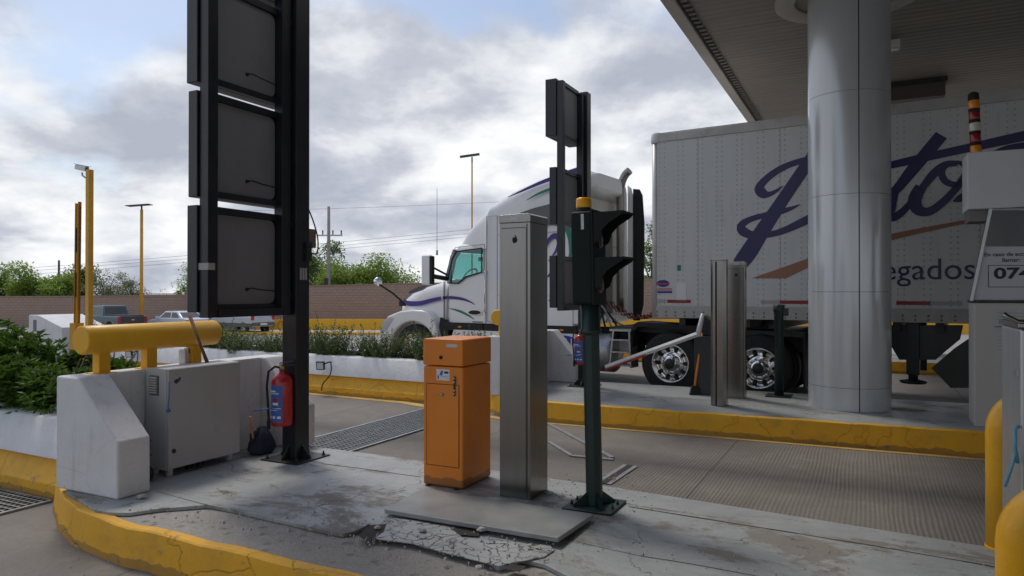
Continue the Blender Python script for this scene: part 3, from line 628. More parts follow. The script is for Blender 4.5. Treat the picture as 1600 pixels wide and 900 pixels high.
# --- grey control cabinet
t = thing('control_cabinet', 'light grey metal cabinet with a louvred vent standing in the near white bay', 'cabinet', LW(-4.976, 3.676, .353), TH)
w, d, h = .246, .693, .714
MB().box(0, w-.014, 0, d, -.05, h).build('body', cab, t, bev=.005)
MB().box(w-.012, w+.006, .004, d-.004, -.044, h-.004).build('door', cab, t, bev=.004)
v = MB().box(.05, .15, -.006, -.001, .51, .66); v.build('vent', mat('vent_shadow_grey', (.12, .12, .12), .7), t); vp = bpy.data.objects['vent']
v = MB()
for i in range(7): v.hexa([(.065, -.012, .522+i*.019), (.135, -.012, .522+i*.019), (.135, -.008, .522+i*.019), (.065, -.008, .522+i*.019)], [(.065, -.020, .530+i*.019), (.135, -.020, .530+i*.019), (.135, -.008, .535+i*.019), (.065, -.008, .535+i*.019)])
v.build('louvres', mat('louvre_white', (.62, .63, .64), .5), vp)
for y in (.03, d-.09):
    for x in (.02, w-.07): MB().box(x+.01, x+.04, y, y+.04, -.103, -.051).build('foot', cab, t)
MB().lathe([(.016, 0), (.018, .006), (.010, .012)], (w+.006, .05, .09), 'x', 14).build('lock', blk, t)
s = MB().prism([(.045, .615), (.07, .595), (.10, .615), (.115, .64), (.10, .645), (.085, .63), (.07, .635)], 'x', w+.0062, w+.0072); s.build('sticker', mat('dark_blue_print', (.02, .05, .10), .5), t)
MB().box(w+.0062, w+.0068, .05, .10, .665, .672).build('sticker_line', zin, t)
for k in range(3): MB().box(w+.0062, w+.0066, .42, .475, .17+.018*k, .175+.018*k).build('faint_print', mat('faint_print', (.33, .34, .34), .6), t)
blu = mat('blue_plastic_tie', (.03, .14, .42), .45)
MB().tube([(w+.01, .004, .62), (w+.012, .002, .5), (w+.01, -.004, .43), (w+.012, .006, .40)], .004, 6).build('tie', blu, t)
MB().lathe([(.0, 0), (.016, .004), (.016, .02), (0, .03)], (w+.012, -.002, .39), 'z', 8).build('lock_cover', blu, t)
# coil of cable left of the cabinet
t = thing('cable_coil', 'dark green tangle of cable on the floor between the left wedge and the cabinet', 'cable', LW(-4.80, 3.50, .25), TH)
pts = []; random.seed(5)
for i in range(120):
    an = i*.42; pts.append((.06*math.cos(an)*random.uniform(.8, 1.1), .02+.035*math.sin(an)*.6+random.uniform(-.02, .02), .19+.15*math.sin(an)+random.uniform(-.01, .01)))
MB().tube(pts, .006, 6).build('cable', mat('green_cable', (.05, .065, .05), .6), t)
MB().lathe([(.03, 0), (.075, .02), (.08, .08), (.05, .11)], (0, .02, 0), 'z', 10).build('heap', rub, t)
tubes = MB()
for k in range(4): tubes.tube([(0, k*.05, 0), (.02, k*.05+.01, .05), (.0, k*.05+.02, .12)], .012, 8)
tag(tubes.build('conduit_bundle', dkm, loc=LW(-4.84, 3.93, .25), rot=(0, 0, TH)), 'dark conduits rising from the floor under the grey cabinet', 'conduit')
# bag + stick right of the cabinet
bg = mat('dark_blue_cloth', (.018, .032, .05), .85, 0, .4, 6, .01, 14)
t = thing('cloth_bundle', 'dark blue limp cloth bag slumped beside the grey cabinet', 'bag', LW(-4.72, 4.60, .25), TH)
b = MB().lathe([(.02, 0), (.095, .005), (.115, .04), (.105, .10), (.075, .17), (.035, .22), (.01, .225)], seg=26); random.seed(2)
for i, p in enumerate(b.v):
    k = 1+.16*math.sin(i*1.7)+random.uniform(-.06, .06); b.v[i] = (p[0]*k*.8, p[1]*k, p[2]*(1+.06*math.sin(i*.9)))
b.build('bag', bg, t); MB().tube([(0, -.04, .2), (-.02, -.08, .17), (0, -.1, .10)], [.02, .03, .02], 8).build('fold', bg, t)
st = mat('pale_wood', (.42, .22, .10), .7, 0, .2, 12, stretch=(1, 1, .1))
tag(MB().tube([(0, 0, 0), (.0, -.06, .33)], .011, 8).build('wooden_handle', st, loc=LW(-4.72, 4.53, .26), rot=(0, 0, TH)), 'short orange wooden handle poking up from the dark blue bag', 'handle')
# stick leaning on the yellow pipe
a, c = at(323, 566, 5.46), at(297, 492, 5.62)
rst = mat('rusty_steel', (.17, .09, .055), .8, .3, .3, 14, .002, 50)
tag(MB().tube([a, c], .011, 8).tube([a+Vector((.012, 0, 0)), c+Vector((-.014, .0, 0))], .008, 8).build('steel_bar', rst), 'rusty brown double bar leaning against the near yellow pipe behind the grey cabinet', 'bar')
p = LW(-5.1, 4.13, 1.05)
t = thing('carton', 'small white and blue carton standing on the bay wall beside the third pipe leg', 'carton', p, TH+.3)
MB().box(-.03, .03, -.045, .045, .0005, .12).build('box', pap, t, bev=.004); MB().box(.0301, .0306, .0, .035, .09, .13).build('print', blu, t); MB().box(-.031, .031, .03, .046, .1205, .127).build('green_flap', mat('green_plastic', (.05, .4, .12), .5), t)
# --- fire extinguisher
red = mat('red_enamel', (.42, .012, .018), .32, 0, .1, 3, coat=.3, dirt=.2, dcol=(.2, .02, .02), ds=5)
ltb = mat('label_blue', (.05, .13, .42), .5); 
def patch(r, a0, a1, z0, z1, n=10):
    b = MB(); vs = [(r*math.cos(a0+(a1-a0)*i/n), r*math.sin(a0+(a1-a0)*i/n), z) for z in (z0, z1) for i in range(n+1)]
    return b.add(vs, [(i, i+1, n+2+i, n+1+i) for i in range(n)], True)
def extinguisher(loc, label, rz=0):
    t = thing('fire_extinguisher', label, 'fire extinguisher', loc, rz)
    MB().lathe([(.07, 0), (.084, .01), (.086, .03), (.086, .36), (.078, .395), (.05, .425), (.028, .435), (.026, .455)], seg=28).build('cylinder', red, t)
    MB().lathe([(.025, .455), (.025, .49), (.018, .50)], seg=14).build('valve', mat('brass', (.45, .3, .12), .4, .8), t)
    MB().box(-.02, .11, -.012, .012, .492, .505).build('carry_handle', blk, t, bev=.003)
    MB().hexa([(-.02, -.012, .51), (.10, -.012, .53), (.10, .012, .53), (-.02, .012, .51)], [(-.02, -.012, .52), (.10, -.012, .54), (.10, .012, .54), (-.02, .012, .52)]).build('lever', mat('blue_black_lever', (.02, .03, .07), .4), t)
    MB().tube([(0, 0, .475), (-.05, -.03, .49), (-.10, -.04, .45), (-.112, -.045, .33), (-.10, -.05, .18), (-.092, -.055, .05)], .010, 8).build('hose', rub, t)
    MB().lathe([(.014, 0), (.017, .06), (.010, .10)], (-.092, -.055, -.02), seg=10).build('nozzle', rub, t)
    a0, a1 = R(-168), R(-70); patch(.0868, a0, a1, .04, .34).build('label', ltb, t); lb = [c for c in t.children if c.name.startswith('label')][0]
    for (z0, z1, f0, f1) in ((.285, .298, .05, .6), (.27, .277, .05, .8), (.18, .2, .4, .75), (.15, .156, .1, .9), (.135, .140, .1, .7), (.07, .09, .1, .28), (.07, .09, .4, .58), (.07, .09, .7, .9)):
        patch(.0872, a0+(a1-a0)*f0, a0+(a1-a0)*f1, z0, z1).build('print', pap, lb)
    patch(.0873, a0+(a1-a0)*.45, a0+(a1-a0)*.72, .20, .235).build('pictogram', red, lb)
    MB().tube([(-.03+.0*k, -.095, .165+.0*k) if k == 0 else (-.10*k, -.11, .165-.012*k) for k in range(3)], .006, 6).build('tie', blu, t)
    return t
extinguisher(Vector((-1.90, 5.93, .545)), 'red fire extinguisher with a blue label strapped to the big black sign post')
extinguisher(Vector((.985, 10.36, .60)), 'red fire extinguisher on the far sign post, half hidden by the green signal post')
# --- tall lane signs seen from behind
gpn = mat('sign_back_grey', (.21, .21, .22), .55, 0, .12, 1.2, dirt=.25, dcol=(.06, .055, .05), ds=2)
def rrect(x0, x1, z0, z1, r, n=4):
    o = []
    for cx_, cz_, s in ((x1-r, z0+r, -90), (x1-r, z1-r, 0), (x0+r, z1-r, 90), (x0+r, z0+r, 180)):
        for k in range(n+1): a = R(s+90*k/n); o.append((cx_+r*math.cos(a), cz_+r*math.sin(a)))
    return o
def lane_sign(off, mods, label, top, extra):
    t = thing('lane_sign', label, 'sign board', LW(-4.33+off[0], 4.60+off[1], .25), TH)
    MB().box(-.075, .075, -.08, .08, .012, top).build('post', blk, t, bev=.006)
    z0 = mods[0][0]-.04
    MB().box(-.05, .04, -.935, -.845, z0, top-.05).build('upright', blk, t, bev=.004)
    MB().box(-.05, .04, -.20, -.10, z0, top-.05).build('upright', blk, t, bev=.004)
    MB().box(-.045, .045, -.843, -.202, z0, z0+.06).build('cross_rail', blk, t)
    for z in [m_[0]+.1 for m_ in mods]+[m_[1]-.1 for m_ in mods]: MB().box(-.03, .03, -.10, -.08, z, z+.05).build('lug', blk, t)
    for (a, b_, thick) in mods:
        h = MB().box(-.055-thick, -.052, -.955, -.09, a, b_).build('display_housing', blk, t, bev=.006)
        MB().prism([(y, z) for y, z in rrect(-.838, -.208, a+.055, b_-.055, .06)], 'x', -.05, -.035).build('back_panel', gpn, h)
        MB().prism([(-.842, a+.002), (-.202, a+.002), (-.202, a+.052), (-.842, a+.052)], 'x', -.05, -.01).build('frame', blk, h); MB().prism([(-.842, b_-.052), (-.202, b_-.052), (-.202, b_-.002), (-.842, b_-.002)], 'x', -.05, -.01).build('frame', blk, h)
        if extra:
            MB().tube([(-.03, -.50, a+.17), (-.012, -.47, a+.18), (-.004, -.38, a+.165), (-.01, -.25, a+.16), (-.02, -.20, a+.15)], .005, 6).build('cable', rub, h)
            MB().lathe([(.014, 0), (.010, .02)], (-.035, -.505, a+.17), 'x', 10).build('gland', rub, h)
    MB().box(-.20, .20, -.20, .20, 0.0005, .012).build('base_plate', blk, t, bev=.003)
    for sx, sy in ((1, 0), (-1, 0), (0, 1), (0, -1)):
        b = MB(); q = [(.075, .012), (.16, .012), (.16, .03), (.075, .12)] if sx else [(.08, .012), (.16, .012), (.16, .03), (.08, .12)]
        if sx: b.prism([(sx*x, z) for x, z in q], 'y', -.007, .007)
        else: b.prism([(sy*x, z) for x, z in q], 'x', -.007, .007)
        b.build('gusset', blk, t)
    for sx in (-1, 1):
        for sy in (-1, 1): MB().lathe([(.014, .012), (.014, .024), (.008, .026), (.008, .045)], (sx*.16, sy*.16, 0), seg=6, smooth=False).build('anchor_bolt', dkm, t)
    return t
ls = lane_sign((0, 0), [(1.25, 2.035, .10), (2.095, 2.875, .09), (2.935, 3.72, .11), (3.78, 4.55, .10)], 'tall black sign frame with grey panel backs standing in front of the near white bay', 4.6, True)
s = MB().box(.0755, .077, -.035, .045, 1.52, 1.58); 
for k in range(3): MB().box(.0755, .0775, -.035+.03*k, -.013+.03*k, 1.50, 1.60).build('white_tag', mat('tag_grey', (.4, .41, .4), .5), ls)
MB().box(-.052, -.04+.09, -.94, -.88, 1.44+.12, 1.49+.12).build('tape', mat('old_tape', (.42, .40, .36), .7), ls)
jb = MB().box(-.05, .05, .082, .19, 1.78, 1.94).build('junction_box', mat('brown_box', (.19, .15, .11), .7, 0, .2, 8), ls, bev=.004)
MB().tube(cat_rom([(.0, .08, 2.15), (.01, .13, 2.12), (.03, .19, 1.98), (.055, .205, 1.85), (.06, .19, 1.74), (.05, .14, 1.73), (.03, .13, 1.78)]), .006, 6).build('cable', rub, jb)
MB().tube(cat_rom([(.0, .08, 2.05), (.0, .10, 2.0), (.02, .10, 1.94)]), .006, 6).build('cable', rub, jb)
MB().box(.076, .10, .02, .08, 1.66, 1.82).build('bracket', blk, ls)
lane_sign(F0, [(1.18, 1.90, .10), (2.33, 3.12, .10), (3.55, 4.34, .16)], 'tall black three-panel sign frame on the far island between steel pillar and truck', 4.36, False)
# --- orange barrier cabinet
t = thing('barrier_cabinet', 'orange metal barrier cabinet with a locked front door', 'cabinet', LW(-2.906, 4.38, .25), TH)
w, d, h = .336, .42, 1.062
MB().box(0, w, 0, d, .004, .865).build('body', ora, t, bev=.016, seg=3)
MB().prism([(0, .871), (w, .871), (w, 1.05), (w-.01, h), (.012, h), (0, 1.05)], 'y', -.004, d+.002).build('lid', ora, t, bev=.014, seg=3)
MB().box(.035, w-.035, -.0045, .0, .155, .735).build('door', ora, t, bev=.003)
b = MB(); e = .0022
for x0, x1, z0, z1 in ((.030, .034, .15, .74), (w-.034, w-.030, .15, .74), (.030, w-.030, .15, .154), (.030, w-.030, .736, .740)): b.box(x0, x1, -.001, .0, z0, z1)
b.build('door_gap', jm, t)
MB().lathe([(.0, -.018), (.011, -.018), (.013, -.004), (.013, 0)], (.165, -.001, .665), 'y', 16).build('lock', zin, t)
MB().lathe([(.0, -.010), (.013, -.010), (.013, -.003)], (.155, -.001, .93), 'y', 14).build('keyhole', rub, t)
hb = MB().box(.262, .276, -.012, -.0046, .66, .80).build('hasp', dkm, t, bev=.002)
for z in (.675, .70, .76, .785): MB().lathe([(.004, -.018), (.009, -.016), (.009, -.012)], (.269, 0, z), 'y', 8).build('bolt', zin, hb)
lb = MB().box(.115, .225, -.0015, -.0005, .765, .845).build('label_plate', pap, t)
MB().prism([(.14, .80), (.165, .80), (.172, .835), (.155, .835)], 'y', -.0022, -.0016).build('emblem', blu, lb)
MB().box(.18, .215, -.0022, -.0016, .815, .830).build('print', dkm, lb); MB().box(.125, .135, -.0022, -.0016, .775, .80).build('print', dkm, lb); MB().box(.15, .215, -.0022, -.0016, .79, .794).build('print', zin, lb)
MB().box(.20, .29, -.0055, -.0042, 1.005, 1.028).build('name_strip', mat('silver_sticker', (.55, .55, .54), .4, .3), t)
b = MB()
for x in (.05, w-.05): b = MB().lathe([(.02, 0), (.018, .006)], (x, -.012, 0), seg=8).build('anchor', dkm, t)
for z in (.62, .56):   # two bristle ends poking out of the left side near the top
    MB().tube([(-.001, .06, z+.36), (-.045, .06, z+.365)], [.006, .002], 6).build('spike', pap, t)
# --- stainless pillars
def pillar(a, b_, w, d, h, label, door=True, rz=0.0, slot=False, seg8=False):
    t = thing('steel_pillar', label, 'pillar', LW(a-w, b_, .25), TH+rz)
    if seg8:
        c = .035; pts = [(c, 0), (w-c, 0), (w, c), (w, d-c), (w-c, d), (c, d), (0, d-c), (0, c)]
        MB().prism(pts, 'z', .004, h-.02).build('shell', ste, t, bev=.003)
        MB().prism([(x*1.02-.002, y*1.02-.002) for x, y in pts], 'z', h-.019, h).build('cap', ste, t, bev=.003)
        MB().box(w-.002, w+.0015, .055, .085, .01, h-.03).build('slot', rub, t) if not slot else MB().box(.062, .082, -.0015, .002, .01, h-.03).build('slot', rub, t)
    else:
        MB().box(0, w, 0, d, .0, h-.06).build('shell', ste, t, bev=.003)
        MB().prism([(-.004, h-.059), (w+.004, h-.059), (w+.004, h-.012), (w-.01, h), (-.004, h-.004)], 'y', -.006, d+.004).build('cap', ste, t, bev=.003)
        MB().box(.022, w-.032, -.004, -.0005, .05, h-.10).build('door', ste, t, bev=.0015)
        MB().box(w-.028, w-.021, -.0008, -.0002, .012, h-.07).build('seam', rub, t)
        MB().box(.018, w-.03, -.0008, -.0002, h-.097, h-.093).build('seam', rub, t)
        g = MB().prism([(.108, h-.20), (.128, h-.195), (.137, h-.178), (.128, h-.155), (.118, h-.145), (.108, h-.155), (.099, h-.178)], 'y', -.010, -.004).build('keyhole_cover', rub, t, bev=.002)
        MB().lathe([(.006, -.014), (.009, -.010)], (.118, 0, h-.155), 'y', 10).build('pin', zin, g)
        MB().box(.085, .15, -.0075, -.006, h-.045, h-.022).build('maker_plate', zin, t)
        MB().box(w+.0045, w+.006, .05, .2, h-.15, h-.08).build('side_plate', zin, t) if False else None
    return t
pillar(-2.04, 4.367, .232, .29, 1.93, 'big brushed steel pillar with a keyhole cover, right of the orange cabinet')
pillar(-2.04+F0[0]+.05, 4.367+F0[1]-.05, .23, .14, 1.80, 'shorter rear steel pillar on the far island, right of the slotted one')
x8 = WL(gp(1112, 634, .25)); pillar(x8.x+.17, x8.y, .19, .19, 1.80, 'slotted eight-sided steel pillar on the far island, left of the round column', seg8=True, slot=True)
# --- green post with beacon and signal head
t = thing('signal_post', 'dark green post with amber beacon and hooded black signal head', 'traffic signal', LW(-1.61, 4.44, .25), TH)
t.rotation_euler = (0, R(-1.3), TH)
b = MB().prism([(.055*math.cos(R(22.5+45*k)), .055*math.sin(R(22.5+45*k))) for k in range(8)], 'z', .014, 1.26); b.build('post', grn, t, bev=.004)
MB().box(-.165, .165, -.165, .165, 0, .014).build('base_plate', grn, t, bev=.003)
for k in range(4):
    a = R(45+90*k); c_, s_ = math.cos(a), math.sin(a)
    b = MB(); b.prism([(.05, .014), (.15, .014), (.15, .025), (.05, .10)], 'y', -.004, .004); b.v = [(x*c_-y*s_, x*s_+y*c_, z) for x, y, z in b.v]; b.build('gusset', grn, t)
for sx in (-1, 1):
    for sy in (-1, 1): MB().lathe([(.011, .014), (.011, .026), (.006, .027), (.006, .04)], (sx*.14, sy*.05, 0), seg=6, smooth=False).build('anchor_bolt', dkm, t)
MB().lathe([(.062, 1.12), (.072, 1.13), (.072, 1.15), (.064, 1.16), (.064, 1.318)], seg=20).build('collar', grn, t)
hd = mat('signal_black_plastic', (.008, .013, .013), .6, 0, .2, 4, spec=.25)
H0, H1 = 1.32, 1.925
sh = MB().box(-.095, .055, -.085, .085, H0, H1).build('signal_head', hd, t, bev=.02, seg=3)
MB().box(.056, .072, -.118, .118, H0-.005, H1+.005).build('back_plate', hd, sh, bev=.004)
MB().box(-.097, -.0955, -.08, .08, H0+.3, H0+.304).build('seam', jm, sh)
MB().box(-.02, .0, -.0865, -.0853, H1-.12, H1-.02).build('hinge', zin, sh)
for zc in (H0+.455, H0+.165):
    b = MB(); zt_ = zc+.132; th_ = .006
    b.box(.073, .275, -.112, .112, zt_-th_, zt_)
    for y_ in (-.112, .106): b.prism([(.073, zt_-th_-.0005), (.274, zt_-th_-.0005), (.25, zt_-.03), (.17, zt_-.075), (.125, zt_-.12), (.10, zt_-.185), (.073, zt_-.20)], 'y', y_, y_+th_)
    b.build('hood', hd, sh)
    MB().lathe([(.095, .073), (.088, .08), (.05, .088), (0, .09)], (0, 0, zc), 'x', 24, caps=False).build('lens', mat('unlit_signal_lens', (.04, .02, .015), .15), sh)
bc = MB().lathe([(.05, H1+.001), (.05, H1+.028)], (-.03, 0, 0), seg=20).build('beacon_base', rub, t)
am = mat('amber_plastic', (.98, .46, .01), .3, 0, .06, 30)
MB().lathe([(.050, H1+.029), (.052, H1+.034), (.049, H1+.085), (.044, H1+.094), (.0, H1+.097)], (-.03, 0, 0), seg=24, caps=False).build('dome', am, bc)
for k in range(4): MB().lathe([(.0505, H1+.04+k*.012), (.0525, H1+.043+k*.012), (.0505, H1+.046+k*.012)], (-.03, 0, 0), seg=24, caps=False).build('rib', am, bc)
# far short green post
p = WL(gp(1217, 619, .25)); t = thing('signal_post', 'short dark green post standing in front of the second truck wheel', 'post', LW(p.x, p.y, .25), TH)
MB().lathe([(.06, .014), (.06, 1.12), (.075, 1.14), (.075, 1.22), (.05, 1.23)], seg=16).build('post', grn, t); MB().box(-.16, .16, -.16, .16, .0, .014).build('base_plate', grn, t)
MB().box(.05, .12, -.04, .04, 1.08, 1.18).build('junction', blk, t, bev=.006)
# --- far gate with hanging arm, bin, broom
p = WL(gp(1096, 617, .25)); t = thing('barrier_gate', 'dark grey barrier gate housing with its white arm hanging down to the left', 'barrier gate', LW(p.x, p.y, .25), TH)
dg = mat('charcoal_housing', (.035, .037, .042), .55, 0, .2, 3)
MB().box(-.10, .14, 0, .36, .0, .80).build('housing', dg, t, bev=.015)
MB().prism([(-.05, .805), (.12, .805), (.12, 1.0), (.02, 1.08), (-.03, 1.02)], 'y', .04, .30).build('hood', blk, t, bev=.01)
P0 = WL(at(1090, 522, 9.6)); P1 = WL(at(946, 574, 9.95)); o = Vector((p.x, p.y, .25)); q0, q1 = P0-o, P1-o
arm = MB().tube([q0, q1], .036, 4, False).build('arm', mat('arm_white', (.66, .66, .66), .4, 0, .1, 4), t, bev=.006)
c0 = q0.lerp(q1, .55); MB().tube([c0+Vector((0, -.018, -.032)), q1+Vector((0, -.018, -.032))], .014, 4, False).build('red_stripe', red, arm)
P2 = WL(at(1098, 490, 9.6))-o; MB().tube([q0+Vector((.0, 0, -.03)), P2], [.04, .025], 6).build('elbow', mat('arm_white', (.66,)*3), t)
t = thing('broom', 'broom with bright orange handle leaning upright against the dark gate housing', 'broom', (0, 0, 0), 0)
a, c = at(1085, 606, 9.75), at(1097, 520, 9.78); MB().tube([a, c], .017, 8).build('handle', mat('bright_orange', (.85, .25, .02), .4), t)
MB().hexa([a+Vector(v) for v in ((-.07, -.03, -.10), (.07, -.03, -.10), (.07, .03, -.10), (-.07, .03, -.10))], [a+Vector(v) for v in ((-.04, -.02, .03), (.04, -.02, .03), (.04, .02, .03), (-.04, .02, .03))]).build('head', rub, t)
# --- floodlights on the far planter wall
def flood(px, py, base, label):
    q = WL(base); t = thing('wall_floodlight', label, 'floodlight', LW(q.x, q.y, q.z), TH)
    MB().box(-.07, .07, -.02, .02, -.07, .07).build('housing', mat('floodlight_body', (.03, .045, .07), .4), t, bev=.006)
    MB().box(-.052, .052, -.0235, -.0205, -.052, .052).build('glass', mat('floodlight_glass', (.62, .68, .72), .15), t)
    MB().tube([(.07, 0, .03), (.14, .03, .05), (.17, .05, .04)], .012, 6).build('bracket', blk, t)
    MB().tube(cat_rom([(.16, .04, .03), (.175, .0, -.06), (.15, -.03, -.16), (.06, -.10, -.27), (.04, -.13, -.38)]), .009, 6).build('cable', rub, t)
    t.rotation_euler = (R(12), 0, TH+R(18)); return t
flood(0, 0, at(501, 571, 11.45), 'small square floodlight with a loose cable on the white wall right of the sign post')
flood(0, 0, at(202, 553, 13.9), 'small square floodlight on the far white wall seen under the yellow pipe')
# --- hoop guards and machine at the right edge
def hoop(loc, w, h, r, label, rz=0):
    t = thing('hoop_guard', label, 'bollard', loc, TH+rz); k = .16
    pts = [(0, 0, 0)]+[(0, 0, h-k)]+[(k-k*math.cos(R(a)), 0, h-k+k*math.sin(R(a))) for a in range(10, 91, 10)]
    pts += [(w-k+k*math.sin(R(a)), 0, h-k+k*math.cos(R(a))) for a in range(0, 91, 10)]+[(w, 0, 0)]
    MB().tube(pts, r, 20).build('pipe', mat('hoop_yellow', (.85, .43, .012), .35, 0, .07, 5, .002, 30, .2, (.3, .16, .03), 4), t)
    MB().lathe([(r+.006, .0), (r+.004, .012)], seg=20).build('weld_collar', yel, t); return t
p = gp(1566, 856, .25); hoop(Vector((p.x, p.y, .25)), .75, .80, .082, 'yellow hoop guard standing left of the grey machine at the right edge')
p = gp(1602, 900, .25); hoop(Vector((1.83, 2.58, .25)), .75, .66, .08, 'nearest yellow hoop guard in the bottom right corner', 0)
q = LW(.80, 4.78, .25); hoop(q, .8, 1.0, .06, 'taller yellow hoop guard mostly hidden behind the grey machine')
t = thing('ticket_machine', 'grey metal machine with a handle at the right edge of the photo', 'machine', LW(.60, 3.87, .25), TH)
gmz = mat('brushed_aluminium', (.55, .57, .58), .4, .85, .1, 3, stretch=(6, 6, .8))
MB().box(0, .6, 0, .5, 0, 1.235).build('housing', gmz, t, bev=.012); MB().box(-.01, .61, -.012, .51, 1.237, 1.262).build('top_plate', ste, t, bev=.006)
MB().box(-.012, -.0005, .02, .06, 1.02, 1.05).build('catch', zin, t)
MB().tube([(-.06, .02, 1.30), (-.04, .02, 1.285), (0.0, .02, 1.262), (.05, .02, 1.262)], .012, 8).build('handle', ste, t)
MB().tube([(-.006, .0, .80), (-.022, -.02, .79), (-.022, -.02, .70), (-.012, -.01, .64)], .009, 6).build('tie', mat('pale_blue_tie', (.10, .36, .55), .4), t)
MB().tube([(-.02, -.02, .68), (-.04, -.02, .60), (-.06, -.02, .53)], .006, 6).build('tie_tail', MATS['pale_blue_tie'], t)
# ================================================================== TRUCK, TRAILER
twh = NT('truck_white_paint'); c = twh.ramp(twh.noise(.8, 6, .6), [(.3, (.72, .73, .74)), (.7, (.80, .80, .80))]); c = twh.mix(twh.ramp(twh.noise(2.5, 8, .7, 0, (1, 1, .4)), [(.55, 0), (.85, .25)]), c, (.5, .48, .45)); twh.p.inputs['Coat Weight'].default_value = .5; twh = twh.done(c, .32)
pur = mat('purple_decal', (.055, .025, .22), .4, 0, .05, 3); tea = mat('green_decal', (.01, .19, .13), .4, 0, .05, 3)
chm = mat('polished_alloy', (.75, .75, .74), .12, 1.0, .05, 4)
tg = NT('tinted_glass'); tgm = tg.m; tr_ = tg.t.nodes.new('ShaderNodeBsdfTransparent'); tr_.inputs[0].default_value = (.55, .80, .78, 1); gl = tg.t.nodes.new('ShaderNodeBsdfGlossy'); gl.inputs['Roughness'].default_value = .03
gx = tg.t.nodes.new('ShaderNodeMixShader'); gx.inputs[0].default_value = .12; tg.L(tr_.outputs[0], gx.inputs[1]); tg.L(gl.outputs[0], gx.inputs[2]); tg.L(gx.outputs[0], tg.t.nodes['Material Output'].inputs[0])
dgl = mat('dark_vehicle_glass', (.015, .02, .025), .06, 0, .1, 3, spec=.8)
inte = mat('cab_interior', (.03, .03, .033), .8)
truck = thing('semi_truck', 'white long-nose sleeper truck tractor with purple and green stripes', 'truck', TO, TT)
def sec(x, y0, y1, z0, z1, r, n=5, tum=0.0):
    o = [(x, y1, z0), (x, y0, z0)]
    o += [(x, y0+tum*.4, z0+(z1-r-z0)*.5)]
    for k in range(n+1):
        a = R(180-90*k/n); o.append((x, y0+tum+r+r*math.cos(a), z1-r+r*math.sin(a)))
    for k in range(n+1):
        a = R(90-90*k/n); o.append((x, y1-tum-r+r*math.cos(a), z1-r+r*math.sin(a)))
    o += [(x, y1-tum*.4, z0+(z1-r-z0)*.5)]
    return o
def boolean(o, cuts):
    for c in cuts:
        m = o.modifiers.new('cut', 'BOOLEAN'); m.object = c; m.operation = 'DIFFERENCE'; m.solver = 'EXACT'; m.material_mode = 'TRANSFER'
    dg_ = bpy.context.evaluated_depsgraph_get(); dg_.update(); me = bpy.data.meshes.new_from_object(o.evaluated_get(dg_)); o.modifiers.clear(); o.data = me
    for c in cuts: bpy.data.objects.remove(c)
# cab
cabm = MB().loft([sec(-4.42, .42, 2.08, 1.08, 1.80, .10), sec(-4.36, .30, 2.2, 1.07, 1.90, .10), sec(-4.27, .20, 2.30, 1.06, 2.12, .12, tum=.02), sec(-4.16, .16, 2.34, 1.06, 2.42, .14, tum=.04), sec(-4.06, .15, 2.35, 1.06, 2.58, .16, tum=.05), sec(-3.34, .15, 2.35, 1.06, 2.62, .16, tum=.05)], True).build('cab', twh, truck)
winp = [(-4.24, 1.83), (-4.13, 2.28), (-4.02, 2.41), (-3.46, 2.46), (-3.46, 2.03), (-3.82, 1.95), (-4.0, 1.83)]
bpy.context.view_layer.update()
c1 = MB().prism(winp, 'y', -.3, 2.9).build('cutter', inte, truck); c2 = MB().prism([(-4.9, 1.90), (-3.42, 1.80), (-3.42, 2.48), (-4.6, 2.40)], 'y', .26, 2.24).build('cutter', inte, truck)
bpy.context.view_layer.update(); boolean(cabm, [c1, c2])
for p_ in cabm.data.polygons: p_.use_smooth = False
cabm.data.polygons.foreach_set('use_smooth', [True]*len(cabm.data.polygons))
sm = cabm.modifiers.new('w', 'EDGE_SPLIT'); sm.split_angle = R(35)
g = MB().prism(winp, 'y', .155, .160).build('side_window', tgm, cabm)
MB().prism(winp, 'y', 2.335, 2.34).build('side_window', tgm, cabm)
MB().hexa([(-4.375, .33, 1.90), (-4.37, .33, 1.90), (-4.37, 2.17, 1.90), (-4.375, 2.17, 1.90)], [(-4.165, .28, 2.41), (-4.16, .28, 2.41), (-4.16, 2.22, 2.41), (-4.165, 2.22, 2.41)]).build('windscreen', tgm, cabm)
def outline(pts, w):      # closed band round a polygon
    n = len(pts); cx_ = sum(p[0] for p in pts)/n; cz_ = sum(p[1] for p in pts)/n; o = []
    for i in range(n):
        a, b_, c_ = Vector(pts[i-1]), Vector(pts[i]), Vector(pts[(i+1) % n]); d1 = (b_-a).normalized(); d2 = (c_-b_).normalized(); nn = Vector((d1.y+d2.y, -(d1.x+d2.x))).normalized()
        if nn.dot(Vector((cx_, cz_))-b_) > 0: nn = -nn
        o.append(tuple(b_+nn*w))
    return o
def band(pts, w, y0, y1):
    q = outline(pts, w); b = MB(); n = len(pts)
    for i in range(n):
        j = (i+1) % n; b.prism([pts[i], pts[j], q[j], q[i]], 'y', y0, y1)
    return b
band(winp, .03, .139, .149).build('window_gasket', rub, cabm)
MB().box(-3.75, -3.50, .35, .85, 1.5, 1.98).box(-3.58, -3.46, .38, .82, 1.9, 2.32).box(-3.57, -3.48, .5, .7, 2.30, 2.44).build('seat', inte, cabm, bev=.04)
MB().lathe([(.20, 0), (.22, .015), (.20, .03), (.18, .015)], (0, 0, 0), 'z', 24, caps=False).build('steering_wheel', inte, cabm, loc=(-4.06, .62, 1.93), rot=(0, R(-55), 0))
MB().box(-4.2, -4.05, 1.1, 1.3, 2.28, 2.36).build('rear_mirror', inte, cabm)
doorp = [(-4.31, 1.02), (-4.31, 1.86), (-4.18, 2.34), (-4.06, 2.50), (-3.39, 2.54), (-3.37, 1.02)]
